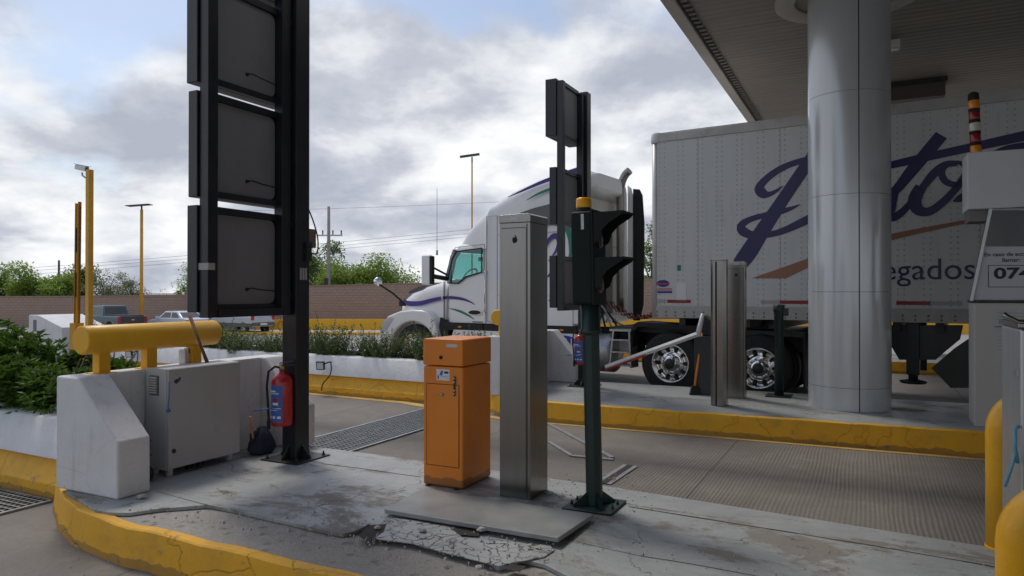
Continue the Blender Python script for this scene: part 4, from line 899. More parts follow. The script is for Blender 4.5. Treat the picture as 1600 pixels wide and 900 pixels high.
band(doorp, .009, .1455, .1492).build('door_seam', rub, cabm)
d_ = MB().lathe([(.0, -.003), (.01, -.003), (.01, 0)], seg=24); b = MB(); 
MB().prism([(-3.60+.17*math.cos(t*math.pi/12), 1.26+.062*math.sin(t*math.pi/12)) for t in range(24)], 'y', .128, .148).build('door_handle_bezel', chm, cabm, bev=.004)
MB().prism([(-3.60+.14*math.cos(t*math.pi/12), 1.26+.042*math.sin(t*math.pi/12)) for t in range(24)], 'y', .124, .127).build('door_handle', rub, cabm)
MB().box(-3.66, -3.42, .143, .147, 1.075, 1.09).build('model_script', dkm, cabm)
# sleeper with roof fairing
rf = [(-4.16, 2.50, .40, .08), (-4.06, 2.66, .33, .14), (-3.88, 2.87, .26, .2), (-3.66, 3.06, .2, .24), (-3.42, 3.23, .16, .26), (-3.14, 3.39, .12, .28), (-2.85, 3.52, .09, .28), (-2.31, 3.68, .07, .28), (-1.85, 3.77, .06, .28), (-1.48, 3.83, .06, .28)]
rows = []
for x, z, y, r in rf:
    zb = 2.46 if x < -3.36 else 1.06
    rows.append(sec(x, y, 2.5-y, zb, z, r, tum=.05 if z > 3 else 0.02))
i0 = next(i for i, q in enumerate(rf) if q[0] > -3.36)
roofm = MB().loft(rows[:i0]+[sec(-3.33, .13, 2.37, 2.46, 3.28, .27, tum=.03)], True).build('roof_fairing', twh, truck)
slp = MB().loft([sec(-3.345, .17, 2.33, 1.06, 3.26, .27, tum=.04), sec(-3.30, .08, 2.42, 1.06, 3.30, .27, tum=.05)]+rows[i0:], True).build('sleeper', twh, truck)
for o in (roofm, slp): e_ = o.modifiers.new('w', 'EDGE_SPLIT'); e_.split_angle = R(38)
wn = [tside(*p, .07) for p in ((812, 333), (835, 325), (862, 318), (905, 310), (905, 350), (862, 352), (835, 345))]
MB().prism([(min(x, -1.52), z) for x, z in wn], 'y', .057, .064).build('sleeper_window', dgl, slp)
def decal(name, pts, y, m, parent, th=.002): return MB().prism([(x, z) for x, z in pts], 'y', y-th, y).build(name, m, parent)
def stroke(name, pts, yf, m, parent, n=6, order=0, tf=tside):   # pts: (px, py, wpx)
    P = cat_rom(pts, n); vs = []; Q = [tf(p[0], p[1], .05) for p in P]
    for i, p in enumerate(P):
        a, c_ = Vector(Q[max(i-1, 0)]), Vector(Q[min(i+1, len(P)-1)]); d = (c_-a).normalized(); q = Vector((-d.y, d.x)); w = max(.002, p[2]*.0100/2)
        for s in (-1, 1):
            v = Vector(Q[i])+q*w*s; yy = (yf(v.x) if callable(yf) else yf)-.0007*order; vs.append((v.x, yy, v.y)); 
    m_ = len(P); back = [(x, y+.002, z) for x, y, z in vs]; o = 2*m_
    fs_ = [(2*i, 2*i+1, 2*i+3, 2*i+2) for i in range(m_-1)]+[(o+2*i, o+2*i+2, o+2*i+3, o+2*i+1) for i in range(m_-1)]
    fs_ += [(2*i, 2*i+2, o+2*i+2, o+2*i) for i in range(m_-1)]+[(2*i+1, o+2*i+1, o+2*i+3, 2*i+3) for i in range(m_-1)]
    return MB().add(vs+back, fs_).build(name, m, parent)
stroke('purple_stripe', [(793, 308, 1), (815, 298, 4), (840, 287, 6), (858, 280, 7), (880, 272, 8), (902, 265, 9)], .058, pur, slp)
stroke('green_stripe', [(822, 313, 1), (840, 303, 4), (860, 295, 5), (885, 288, 5), (903, 284, 4)], .052, tea, slp)
stroke('green_ring', [(845, 375, 3), (851, 352, 6), (868, 345, 8), (882, 352, 9), (890, 370, 9), (892, 390, 8), (889, 404, 3)], .055, tea, slp)
stroke('purple_swirl', [(852, 388, 2), (858, 374, 7), (868, 368, 9), (872, 378, 6), (868, 392, 4), (857, 408, 2)], .055, pur, slp)
stroke('purple_swirl', [(855, 433, 2), (862, 425, 6), (869, 415, 4)], .055, pur, slp)
stroke('green_dash', [(857, 470, 2), (863, 467, 6), (868, 463, 3)], .055, tea, slp)
band([tside(*p) for p in ((857, 402), (871, 398), (871, 436), (857, 438))], .012, .05, .059).build('hatch_seam', rub, slp)
# extenders, back wall, exhaust
for y in (.07, 2.40):
    MB().prism([(-1.47, 1.1), (-1.36, 1.1), (-1.36, 3.55), (-1.40, 3.72), (-1.47, 3.78)], 'y', y, y+.03).build('side_extender', twh, truck)
MB().prism([(-1.355, 1.08), (-1.22, 1.08), (-1.14, 1.4), (-1.12, 3.0), (-1.16, 3.56), (-1.22, 3.68), (-1.355, 3.70)], 'y', 2.39, 2.44).build('rubber_extender', rub, truck, bev=.012)
MB().prism([(-1.355, 1.08), (-1.28, 1.08), (-1.26, 3.5), (-1.30, 3.62), (-1.355, 3.66)], 'y', .07, .10).build('rubber_extender', rub, truck, bev=.012)
MB().loft([sec(-1.46, .25, 2.25, 3.35, 3.77, .2), sec(-1.20, .45, 1.5, 3.50, 3.74, .1)]).build('fairing_tail', twh, truck)
MB().box(-1.475, -1.468, .3, 2.2, 1.2, 3.4).build('back_panel', mat('back_wall_white', (.52, .52, .50), .6, 0, .1, 2, dirt=.5, dcol=(.25, .24, .22), ds=2), truck)
for z in (1.9, 2.5): MB().box(-1.467, -1.45, .3, 2.2, z, z+.03).build('rib', zin, truck)
MB().tube(cat_rom([(-1.28, 1.62, 1.3), (-1.28, 1.62, 3.45), (-1.26, 1.62, 3.68), (-1.18, 1.60, 3.84), (-1.08, 1.58, 3.92)]), .075, 16).build('exhaust_stack', mat('exhaust_metal', (.26, .255, .24), .4, .9, .2, 3), truck)
MB().box(-1.42, -1.26, .9, 1.25, 1.25, 2.7).build('air_dryer_cabinet', dkm, truck, bev=.03)
for k in range(3):
    pts = [(-1.25+.028*i, .95+.12*k+.035*math.cos(i*1.5), 1.45-.25*math.sin(i/42*math.pi)+.035*math.sin(i*1.5)) for i in range(43)]
    MB().tube(pts, .012, 6).build('coiled_hose', [mat('red_hose', (.30, .05, .05), .5), rub, mat('red_hose', (.3, .05, .05))][k], truck)
for k in range(5): MB().tube(cat_rom([(-1.4+.05*k, .3+.2*k, 1.1), (-1.15, .32+.2*k, 1.5-.1*k), (-1.0+.06*k, .4+.15*k, .95)]), .018, 6).build('air_line', [rub, mat('pale_hose', (.4, .4, .38), .6)][k % 2], truck)
# hood, fender, bumper
hy = [(-5.84, .62), (-5.76, .46), (-5.62, .32), (-5.40, .22), (-5.0, .17), (-4.6, .16), (-4.33, .16)]
hz = {-5.84: 1.12, -5.76: 1.34, -5.62: 1.52, -5.40: 1.63, -5.0: 1.755, -4.6: 1.85, -4.33: 1.90}
hood = MB().loft([sec(x, y, 2.5-y, .62, hz[x], min(.30, (hz[x]-.62)*.3), tum=.06) for x, y in hy], True).build('hood', twh, truck); e_ = hood.modifiers.new('w', 'EDGE_SPLIT'); e_.split_angle = R(50)
def hoody(x):
    P_ = [(-9, .6)]+hy+[(9, .15)]
    for (a, ya), (b_, yb) in zip(P_, P_[1:]):
        if a <= x <= b_: return ya+(yb-ya)*(x-a)/(b_-a)+.018
stroke('purple_stripe', [(621, 467, 2), (630, 474, 10), (650, 474, 9), (670, 469, 8), (684, 466, 7)], lambda x: hoody(x)-.024, pur, hood)
stroke('purple_stripe', [(687, 465.5, 6), (700, 465, 6), (716, 467, 5), (728, 471, 3), (737, 476, 1)], .147, pur, cabm)
stroke('green_stripe', [(697, 482, 1), (712, 486, 4), (725, 492, 4), (736, 499, 1)], .147, tea, cabm)
stroke('green_stripe', [(606, 481, 1), (611, 487, 3), (616, 490, 1)], lambda x: hoody(x)-.02, tea, hood)
MB().loft([sec(x, y, 2.5-y, z0, z1, .01) for x, y, z0, z1 in ((-5.42, .21, 1.60, 1.63), (-5.1, .185, 1.66, 1.74), (-4.78, .155, 1.70, 1.80))]).build('hood_intake', dgl, hood) if False else None
fa = [(-5.05+.60*math.cos(R(a)), .46+.60*math.sin(R(a))) for a in range(180, -1, -12)]
for s, (y0, y1) in enumerate(((.03, .62), (1.88, 2.47))):
    MB().prism([(-5.93, .46), (-5.95, .75), (-5.88, 1.0), (-5.70, 1.16), (-5.40, 1.26), (-5.05, 1.30), (-4.72, 1.28), (-4.52, 1.16), (-4.36, .70), (-4.34, .46)]+list(reversed(fa)), 'y', y0, y1).build('fender', twh, truck, bev=.05, seg=4)
    MB().prism([(-5.90, .80), (-5.86, 1.02), (-5.66, 1.14), (-5.52, 1.12), (-5.72, .86)], 'y', y0-.004 if s == 0 else y1, y0+.02 if s == 0 else y1+.004).build('headlight', mat('headlamp_glass', (.6, .62, .65), .08, .3, .1, 8), truck)
MB().box(-6.02, -5.70, .10, 2.40, .28, .68).build('bumper', twh, truck, bev=.06)
MB().box(-5.88, -5.80, .75, 1.75, .72, 1.25).build('grille', chm, truck, bev=.02)
MB().prism([(-4.50, .5), (-4.30, .5), (-4.18, 1.04), (-4.42, 1.15)], 'y', .12, .5).build('cab_step', rub, truck)
MB().box(-4.3, -3.4, .10, .30, .92, 1.055).build('sill', rub, truck); MB().box(-3.35, -1.42, .07, .3, .93, 1.055).build('sill', rub, truck)
MB().prism([(-4.20, .32), (-1.62, .32), (-1.42, .60), (-1.42, .925), (-4.05, .925), (-4.16, .6)], 'y', .06, .12).build('chassis_skirt', twh, truck, bev=.01)
MB().prism([(-4.20, .32), (-1.62, .32), (-1.42, .60), (-1.42, .925), (-4.05, .925), (-4.16, .6)], 'y', 2.38, 2.44).build('chassis_skirt', twh, truck, bev=.01)
ov = [tside(880+19*math.cos(t*math.pi/12), 533+9*math.sin(t*math.pi/12), .06) for t in range(24)]
sk = [c for c in truck.children if c.name.startswith('chassis_skirt')][0]
decal('number_oval', ov, .0585, mat('blue_decal', (.02, .03, .30), .4), sk); p = tside(865, 538.5, .06); text('unit_number', '4211', .20, pap, sk, (p[0], .0555, p[1]-.02), (R(90), 0, 0))
decal('black_flash', [tside(*p, .06) for p in ((893, 548), (903, 541), (903, 556))], .0585, rub, sk)
# mirrors, antenna
MB().box(-4.66, -4.44, -.17, -.07, 1.78, 2.36).build('mirror', twh, truck, bev=.035, seg=4); MB().box(-4.435, -4.43, -.16, -.08, 1.84, 2.32).build('mirror_glass', dgl, truck)
mf = MB().box(-4.47, -4.39, -.165, -.075, 1.80, 2.34).build('mirror_back', rub, truck, bev=.02)
MB().tube([(-4.42, -.10, 1.95), (-4.25, .16, 1.90)], .045, 8).tube([(-4.42, -.10, 2.12), (-4.28, .16, 1.98)], .02, 8).build('mirror_arm', rub, truck)
MB().tube([(-5.50, .30, 1.42), (-5.62, .10, 1.62), (-5.82, -.08, 1.80)], .02, 8).build('hood_mirror_arm', rub, truck)
MB().lathe([(.0, 0), (.07, .02), (.095, .07), (.09, .11)], (-5.92, -.10, 1.86), 'x', 14).build('hood_mirror', chm, truck)
MB().box(-5.56, -5.46, .22, .33, 1.36, 1.46).build('mirror_foot', rub, truck)
MB().tube([(-4.40, 0.0, 2.36), (-4.40, 0.0, 2.46)], .02, 8).tube([(-4.40, 0, 2.46), (-4.40, .0, 3.65)], .005, 5).build('antenna', zin, truck)
MB().hexa([(-4.38, .20, 1.88), (-4.34, .20, 1.88), (-4.34, .26, 1.88), (-4.38, .26, 1.88)], [(-4.15, .17, 2.47), (-4.10, .17, 2.47), (-4.10, .24, 2.47), (-4.15, .24, 2.47)]).build('pillar_trim', zin, truck)
MB().prism([(-5.25, 1.60), (-4.95, 1.68), (-4.72, 1.80), (-4.74, 1.82), (-5.02, 1.755), (-5.28, 1.65)], 'y', .185, .24).build('hood_intake', dgl, truck)
# chassis
for y in (.80, 1.62): MB().box(-5.4, 2.6, y, y+.08, .72, .98).build('frame_rail', dkm, truck)
MB().lathe([(.0, -1.35), (.30, -1.34), (.33, -1.30), (.33, -.86), (.30, -.82), (0, -.81)], (0, .42, .60), 'x', 28).build('fuel_tank', zin, truck)
al = mat('diamond_plate', (.50, .50, .50), .35, .9, .25, 30, .004, 60)
sp_ = MB()
st_ = thing('tmp', '', 'x'); bpy.data.objects.remove(st_)
stp = MB().prism([(-.80, .40), (-.77, .40), (-.70, 1.02), (-.73, 1.02)], 'y', .05, .35).prism([(-.42, .40), (-.39, .40), (-.42, 1.02), (-.45, 1.02)], 'y', .05, .35).build('deck_steps', al, truck)
for z in (.42, .64, .84): MB().box(-.77, -.42, .03, .36, z, z+.025).build('tread', al, stp)
MB().box(-.76, -.38, .0, .8, 1.0, 1.03).build('top_tread', al, stp); MB().box(-.72, -.46, .30, .34, .66, .83).build('riser', pap, stp)
MB().prism([(-.38, 1.12), (-.30, 1.16), (1.0, 1.10), (1.05, 1.06), (1.05, 1.02), (-.30, 1.08), (-.38, 1.0), (-.42, .62), (-.45, .62), (-.43, 1.02)], 'y', .12, .70).build('quarter_fender', rub, truck)
MB().box(-.9, 2.5, .3, 2.2, .98, 1.06).build('deck', dkm, truck)
MB().prism([(.2, 1.05), (1.6, 1.05), (1.5, 1.22), (.4, 1.22)], 'y', .9, 1.6).build('fifth_wheel', dkm, truck)
def wheel(x, y, parent, name='wheel', dual=True, steer=False):
    w = MB().lathe([(.30, .0), (.43, .0), (.485, .02), (.505, .06), (.505, .23), (.485, .26), (.43, .28), (.30, .28)], (x, y, .505), 'y', 40, caps=False).build(name, rub, parent)
    MB().lathe([(.302, .012), (.312, -.004), (.300, -.012), (.285, .0), (.272, .07), (.20, .085), (.19, .06), (.165, .05), (.13, .05), (.12, -.02), (.0, -.03)] if not steer else [(.302, .012), (.312, -.004), (.30, -.012), (.285, .0), (.26, .03), (.17, .0), (.12, -.04), (0, -.05)], (x, y, .505), 'y', 40, caps=False).build('rim', chm, w)
    MB().lathe([(.085, -.034), (.08, -.040), (.0, -.046)], (x, y, .505), 'y', 20, caps=False).build('hub', dkm, w)
    for k in range(10):
        a = k*math.pi/5; MB().prism([(x+.232*math.cos(a)+.030*math.cos(t*math.pi/5), .505+.232*math.sin(a)+.030*math.sin(t*math.pi/5)) for t in range(10)], 'y', y+.050, y+.079 if not steer else y+.03).build('hand_hole', rub, w) if not steer else None
        MB().lathe([(.013, -.0), (.011, .03), (.013, .055)], (x+.145*math.cos(a), y-.0, .505+.145*math.sin(a)), 'y', 8).build('nut', chm, w)
    if dual: MB().lathe([(.30, .32), (.43, .32), (.50, .35), (.505, .38), (.505, .56), (.485, .59), (.30, .6)], (x, y, .505), 'y', 32).build('inner_tyre', rub, w)
for x in (.25, 1.62):
    wheel(x, .10, truck)
    MB().lathe([(.0, 1.72), (.505, 1.74), (.505, 2.30), (.0, 2.32)], (x, 0, .505), 'y', 32).build('wheel_far_side', rub, truck)
wheel(-5.05, .08, truck, steer=True, dual=False); MB().lathe([(.0, 2.12), (.505, 2.14), (.505, 2.40), (.0, 2.42)], (-5.05, 0, .505), 'y', 32).build('wheel_far_side', rub, truck)
MB().box(2.25, 2.28, .10, .75, .25, 1.05).build('mud_flap', rub, truck)
MB().box(.8, 1.1, .5, 2.0, .4, .75).build('axle_housing', dkm, truck, bev=.05)
# --- trailer
tm = NT('trailer_side_sheet'); x, y, z = tm.xyz()
c = tm.ramp(tm.noise(.5, 7, .65, 0, (1, 1, .6)), [(.3, (.56, .57, .56)), (.7, (.64, .65, .64))])
c = tm.mix(tm.ramp(tm.noise(3.5, 9, .75, 0, (1.5, 1, .35)), [(.52, 0), (.8, .45)]), c, (.34, .33, .30))
fr = tm.math('ABSOLUTE', tm.math('SUBTRACT', tm.math('FRACT', tm.math('MULTIPLY', x, 1/.305)), .5)); fz_ = tm.math('ABSOLUTE', tm.math('SUBTRACT', tm.math('FRACT', tm.math('MULTIPLY', z, 1/.075)), .5))
fx2 = tm.math('MULTIPLY', tm.math('ABSOLUTE', tm.math('SUBTRACT', fr, .13)), .305); fz2 = tm.math('MULTIPLY', fz_, .075)
dd = tm.math('SQRT', tm.math('ADD', tm.math('MULTIPLY', fx2, fx2), tm.math('MULTIPLY', fz2, fz2)))
rv = tm.ramp(dd, [(.0075, 1), (.010, 0)]); c = tm.mix(tm.math('MULTIPLY', rv, .45), c, (.20, .20, .19))
sm_ = tm.math('ABSOLUTE', tm.math('SUBTRACT', tm.math('FRACT', tm.math('MULTIPLY', tm.math('ADD', x, -.13), 1/1.22)), .5)); sl_ = tm.ramp(tm.math('MULTIPLY', sm_, 1.22), [(.003, 1), (.006, 0)])
c = tm.mix(tm.math('MULTIPLY', sl_, .6), c, (.12, .12, .11)); tm.bump(rv, .006); tm.done(c, .5)
trailer = thing('box_trailer', 'long white box trailer with a big blue script on its riveted side', 'trailer', TO, TT)
MB().box(0.03, 13.6, .004, 2.59, 1.43, 4.04).build('box_body', tm.m, trailer)
ral = mat('rail_alloy', (.46, .45, .43), .55, .3, .15, 3, dirt=.6, dcol=(.2, .17, .14), ds=2)
MB().box(0.02, 13.62, -.012, 2.61, 4.041, 4.17).build('top_rail', ral, trailer, bev=.008); MB().box(.03, 13.6, -.004, 2.60, 4.17, 4.185).build('roof', ral, trailer)
br_ = NT('bolted_rail_alloy'); bx_, by_, bz_ = br_.xyz(); bc_ = br_.ramp(br_.noise(3, 8, .7), [(.3, (.36, .35, .33)), (.7, (.50, .49, .47))])
bu = br_.math('MULTIPLY', br_.math('SUBTRACT', br_.math('FRACT', br_.math('MULTIPLY', bx_, 1/.15)), .5), .15); bv = br_.math('MULTIPLY', br_.math('SUBTRACT', br_.math('FRACT', br_.math('MULTIPLY', br_.math('SUBTRACT', bz_, 1.25), 1/.055)), .5), .055)
bd = br_.math('SQRT', br_.math('ADD', br_.math('MULTIPLY', bu, bu), br_.math('MULTIPLY', bv, bv))); bm_ = br_.ramp(bd, [(.011, 1), (.014, 0)]); bm_ = br_.math('MULTIPLY', bm_, br_.math('LESS_THAN', bz_, 1.36))
br_.bump(bm_, .008); br_.done(br_.mix(br_.math('MULTIPLY', bm_, .8), bc_, (.07, .07, .065)), .55)
MB().box(0.02, 13.62, -.008, 2.60, 1.24, 1.429).build('bottom_rail', br_.m, trailer, bev=.006)
b = MB()
MB().lathe([(.05, 1.24), (.05, 4.05)], (.03, .035, 0), seg=14).build('corner_post', mat('corner_alloy', (.62, .62, .60), .4, .4, .1, 2), trailer)
MB().lathe([(.075, 4.03), (.085, 4.07), (.08, 4.17), (.06, 4.20)], (.04, .05, 0), seg=14).build('corner_cap', pap, trailer)
tape_r = mat('red_reflective_tape', (.30, .02, .02), .4); tape_w = mat('grey_reflective_tape', (.38, .38, .36), .4)
for x0, x1, m in ((.05, .22, tape_w), (.24, .62, tape_r), (1.68, 1.95, tape_w), (1.95, 2.35, tape_r), (3.45, 3.85, tape_r), (3.86, 4.2, tape_w), (5.2, 5.6, tape_r)): MB().box(x0, x1, .0, .003, 1.475, 1.525).build('reflective_tape', m, trailer)
for n, pts, w in (('script', [(1300, 205, 10), (1282, 229, 15), (1259, 262, 17), (1225, 312, 18), (1192, 362, 22), (1170, 396, 25), (1156, 414, 22)], 0),
    ('script', [(1225, 291, 1), (1214, 299, 5), (1203, 304, 8), (1194, 303, 14), (1188, 296, 14), (1194, 285, 11), (1212, 270, 10), (1235, 258, 9), (1262, 250, 9), (1300, 240, 9), (1345, 245, 9), (1372, 265, 10), (1365, 290, 11), (1330, 312, 12), (1290, 330, 12), (1258, 346, 12), (1230, 359, 10), (1207, 366, 9), (1180, 368, 11), (1163, 362, 14), (1160, 353, 12), (1172, 344, 9), (1195, 337, 8), (1222, 331, 8), (1240, 325, 5), (1251, 320, 1)], 1),
    ('script', [(1378, 320, 6), (1386, 310, 10), (1403, 295, 12), (1425, 268, 15), (1450, 238, 16), (1472, 212, 16)], 2),
    ('script', [(1400, 302, 8), (1390, 320, 18), (1388, 334, 18), (1398, 339, 12), (1412, 330, 9), (1428, 312, 8), (1442, 294, 9), (1460, 272, 11), (1478, 258, 9), (1497, 256, 7)], 3),
    ('script', [(1440, 292, 14), (1430, 312, 16), (1435, 328, 14), (1452, 331, 11), (1472, 318, 10), (1490, 300, 9), (1504, 282, 9), (1510, 266, 7), (1500, 255, 5), (1482, 258, 6), (1472, 270, 8), (1478, 284, 8), (1492, 289, 7), (1503, 285, 5)], 4),
    ('script', [(1375, 263, 8), (1400, 257, 10), (1440, 248, 11), (1500, 235, 11), (1560, 222, 12), (1625, 208, 13)], 5),
    ('script', [(1545, 243, 3), (1570, 235, 9), (1600, 230, 11), (1640, 224, 6)], 6),
    ('script', [(1490, 315, 2), (1500, 311, 9), (1512, 306, 12)], 7)):
    stroke('blue_script', pts, 0.0, pur if False else mat('navy_decal', (.020, .018, .10), .4), trailer, 6, w)
SWO = mat('tan_decal', (.32, .15, .09), .5, 0, .1, 3)
decal('tan_swoosh', [tside(*p, 0) for p in ((1174, 435), (1262, 404), (1320, 386), (1383, 367), (1440, 356), (1500, 345), (1560, 338), (1562, 342), (1500, 351), (1440, 364), (1383, 378), (1320, 396), (1263, 418), (1228, 435))], .001, SWO, trailer)
p = tside(1377, 436, 0); text('lettering', 'egados', .40, MATS['navy_decal'], trailer, (p[0], -.0005, p[1]-.01), (R(90), 0, 0), xs=.98)
ov = [tside(1036+10*math.cos(t*math.pi/8), 443+5.5*math.sin(t*math.pi/8), 0) for t in range(16)]; decal('round_sticker', ov, .002, MATS['blue_decal'], trailer)
p = tside(1030, 442, 0); MB().box(p[0]-.05, p[0]+.16, -.0022, -.0008, p[1]-.03, p[1]).build('sticker_band', mat('sticker_red', (.45, .05, .05), .5), trailer)
p0, p1 = tside(1027, 450, 0), tside(1050, 458, 0)
MB().box(p0[0], p1[0], .0, .003, p1[1], p1[1]+.03).build('blue_sticker', MATS['blue_decal'], trailer); MB().box(p0[0], p1[0], .0, .003, p1[1]+.035, p0[1]).build('pink_sticker', mat('pink_sticker', (.5, .25, .28), .5), trailer)
p0, p1 = tside(1057, 442, 0), tside(1072, 470, 0); MB().box(p0[0], p1[0], .0, .002, p1[1], p0[1]).build('paper_notice', pap, trailer)
p0 = tside(1061, 417, 0); MB().box(p0[0]-.03, p0[0]+.03, .0, .002, p0[1]-.06, p0[1]+.03).build('green_sticker', tea, trailer)
# landing gear
LG = MB().prism([tside(*p, .3) for p in ((1386, 508), (1505, 508), (1500, 530), (1478, 548), (1462, 562), (1405, 562), (1386, 530))], 'y', .28, .34).build('landing_gear_frame', blk, trailer)
MB().box(3.55, 3.71, .24, .40, .52, 1.24).build('leg', blk, LG, bev=.01); MB().lathe([(.15, .40), (.17, .42), (.17, .44), (.05, .46)], (3.63, .32, 0), seg=20).build('foot', blk, LG)
MB().lathe([(.06, .44), (.06, .6)], (3.63, .32, 0), seg=12).build('inner_tube', dkm, LG)
MB().box(3.55, 3.71, 2.2, 2.36, .40, 1.24).build('leg', blk, LG)
MB().lathe([(.055, -.002), (.055, 0)], (3.18, .28, .92), 'y', 14).build('hole_plate', zin, LG)
b = MB()
for i in range(26): MB().box(.4+i*.5, .5+i*.5, .1, 2.5, 1.12, 1.238).build('cross_member', dkm, trailer) if i < 14 else None
MB().prism([tside(*p, .1) for p in ((1455, 575), (1490, 545), (1512, 530), (1700, 530), (1700, 606), (1485, 606))], 'y', .10, .13).build('side_skirt', mat('skirt_grey', (.07, .07, .065), .6, 0, .2, 2), trailer)

# panel seams, handles and lamps of the tractor
band([(-3.28, 1.10), (-3.28, 3.05), (-3.05, 3.05), (-3.05, 1.10)], .007, .060, .0795).build('fairing_seam', MATS['faint_print'], slp)
MB().box(-3.05, -1.50, .0605, .078, 1.58, 1.586).build('belt_seam', MATS['faint_print'], slp); MB().box(-3.05, -1.5, .058, .078, 2.70, 2.706).build('upper_seam', MATS['faint_print'], slp)
MB().tube([(-3.30, .10, 1.25), (-3.31, .045, 1.28), (-3.31, .045, 2.0), (-3.30, .10, 2.03)], .014, 8).build('grab_handle', chm, truck)
MB().box(-4.34, -4.33, .13, .149, 1.06, 1.85).build('hood_seam', rub, cabm)
for x_, z_ in ((-3.9, .985), (-2.6, .985), (-1.7, .985)): MB().box(x_-.04, x_+.04, .058, .068, z_-.015, z_+.015).build('marker_lamp', mat('amber_marker', (.7, .25, .02), .3), truck)
for k in range(3): MB().box(-3.78-.02*k, -3.70-.02*k, .75+.35*k, .85+.35*k, 2.93-.012*k, 2.97-.012*k).build('roof_marker', MATS['amber_marker'], truck)
# ================================================================== BOOTH
booth = thing('toll_booth', 'grey toll booth with a slanted window behind the right-hand column', 'booth', LW(.98, 8.84, .25), TH)
bgm = mat('booth_grey', (.50, .49, .47), .55, 0, .06, 1.5, dirt=.25, dcol=(.28, .27, .25), ds=1.2)
MB().box(0, 2.6, 0, .50, 0, 1.285).build('lower_cabinet', bgm, booth, bev=.006)
MB().box(-.01, 2.6, -.01, .50, 1.286, 1.315).build('counter_edge', dkm, booth)
q = lambda px, py, b_=8.84: (lambda P: (P[0]-.93, P[2]-.25))(WL(at(px, py, 7.47-.0)))
def bq(px, py, bl=8.84):      # photo point -> plane of constant b in booth coordinates
    k = (px-800)/FPX; a = (k*bl*CA+bl*SA)/(CA-k*SA); Y = a*SA+bl*CA; return (a-.98, HC-(py-HOR)/FPX*Y-.25)
fr_ = [bq(1515, 470), bq(1700, 470), bq(1700, 325), bq(1546, 325)]
gl_ = [bq(1520, 467), bq(1700, 467), bq(1700, 328), bq(1549, 328)]
MB().prism(fr_, 'y', .03, .07).build('window_frame', zin, booth)
w_ = MB().prism(gl_, 'y', .018, .029).build('window', mat('booth_dark_glass', (.02, .024, .024), .08, 0, .3, 2), booth)
MB().prism([(fr_[0][0], fr_[0][1]), (fr_[0][0]+.03, fr_[0][1]), (fr_[3][0]+.03, fr_[3][1]), (fr_[3][0], fr_[3][1])], 'y', -.005, .08).build('slanted_post', gmz, booth)
sg = [bq(1522, 467), bq(1700, 467), bq(1700, 385), bq(1537, 385)]
sn_ = MB().prism(sg, 'y', .012, .017).build('notice_panel', mat('notice_white', (.50, .52, .56), .5, 0, .05, 2), booth)
ink = mat('notice_ink', (.012, .015, .03), .5)
def btxt(s, px, py, size, xs=1.0, bold=0.0): x_, z_ = bq(px, py); text('lettering', s, size, ink, sn_, (x_, .0105, z_), (R(90), 0, 0), ext=.0006, xs=xs, bold=bold)
btxt('En caso de accidente', 1538, 400.5, .055, 1.05, .001); btxt('llamar:', 1566, 409, .055, 1.05, .001); btxt('074', 1553, 435, .155, 1.4, .005)
bx = [bq(1545, 448), bq(1640, 448), bq(1640, 415), bq(1545, 415)]; band(bx, .008, .009, .0115).build('number_box', ink, sn_)

x0, z0 = bq(1503, 328); x1, z1 = bq(1503, 240)
hdm = mat('header_grey', (.62, .63, .66), .5, 0, .05, 1.5)
MB().box(x0+.05, 3.4, -.03, .45, z0+.0, z1).build('header_box', hdm, booth, bev=.008)
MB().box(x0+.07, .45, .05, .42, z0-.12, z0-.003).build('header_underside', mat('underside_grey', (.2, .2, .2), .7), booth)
MB().box(.75, 2.6, .42, .45, 1.32, z0-.003).build('rear_wall', dkm, booth)
for x0_, x1_, z0_, z1_, m in ((.17, .70, 1.0, 1.22, pap), (.17, .70, .70, .98, pap), (.72, 1.3, 1.0, 1.22, pap)):
    n_ = MB().box(x0_, x1_, -.004, -.001, z0_, z1_).build('paper_notice', mat('faded_paper', (.47, .48, .48), .6), booth)
    for k in range(5): MB().box(x0_+.03, x1_-.04-.08*(k % 2), -.0052, -.0042, z1_-.04-.035*k, z1_-.032-.035*k).build('print_line', mat('faint_print', (.33, .34, .34)), n_)
MB().box(.17, .70, -.006, -.0042, 1.035, 1.045).build('green_rule', tea, booth)
# stacked warning light on top
x0, z0 = bq(1529, 243); x1, zt = bq(1525, 148)
tw = thing('light_tower', 'stacked amber, red and white warning light standing on the booth', 'warning light', LW(.98+x0, 9.0, .25+z1), TH)
zb = 0.0; tot = HC-(143-456)/FPX*7.6-(.25+z1); hh = tot/5.6
cols = [('amber_lens', (.75, .25, .02)), ('red_lens', (.28, .01, .015)), ('white_lens', (.62, .60, .52)), ('red_lens', (.28, .01, .015)), ('amber_lens', (.75, .25, .02))]
for k, (n_, c_) in enumerate(cols):
    z_ = .012+k*hh; MB().lathe([(.050, z_), (.052, z_+.01), (.052, z_+hh*.72), (.050, z_+hh*.75)], seg=20).build('lens', mat(n_, c_, .25, 0, .08, 30, coat=.2), tw)
    MB().lathe([(.053, z_+hh*.755), (.054, z_+hh*.995)], seg=20).build('ring', rub, tw)
MB().lathe([(.052, .012+5*hh), (.05, .012+5.35*hh), (.02, .012+5.5*hh)], seg=20).build('cap', rub, tw); MB().lathe([(.06, 0.0005), (.06, .011)], seg=16).build('base', rub, tw)
tw.rotation_euler = (0, R(-2), TH)
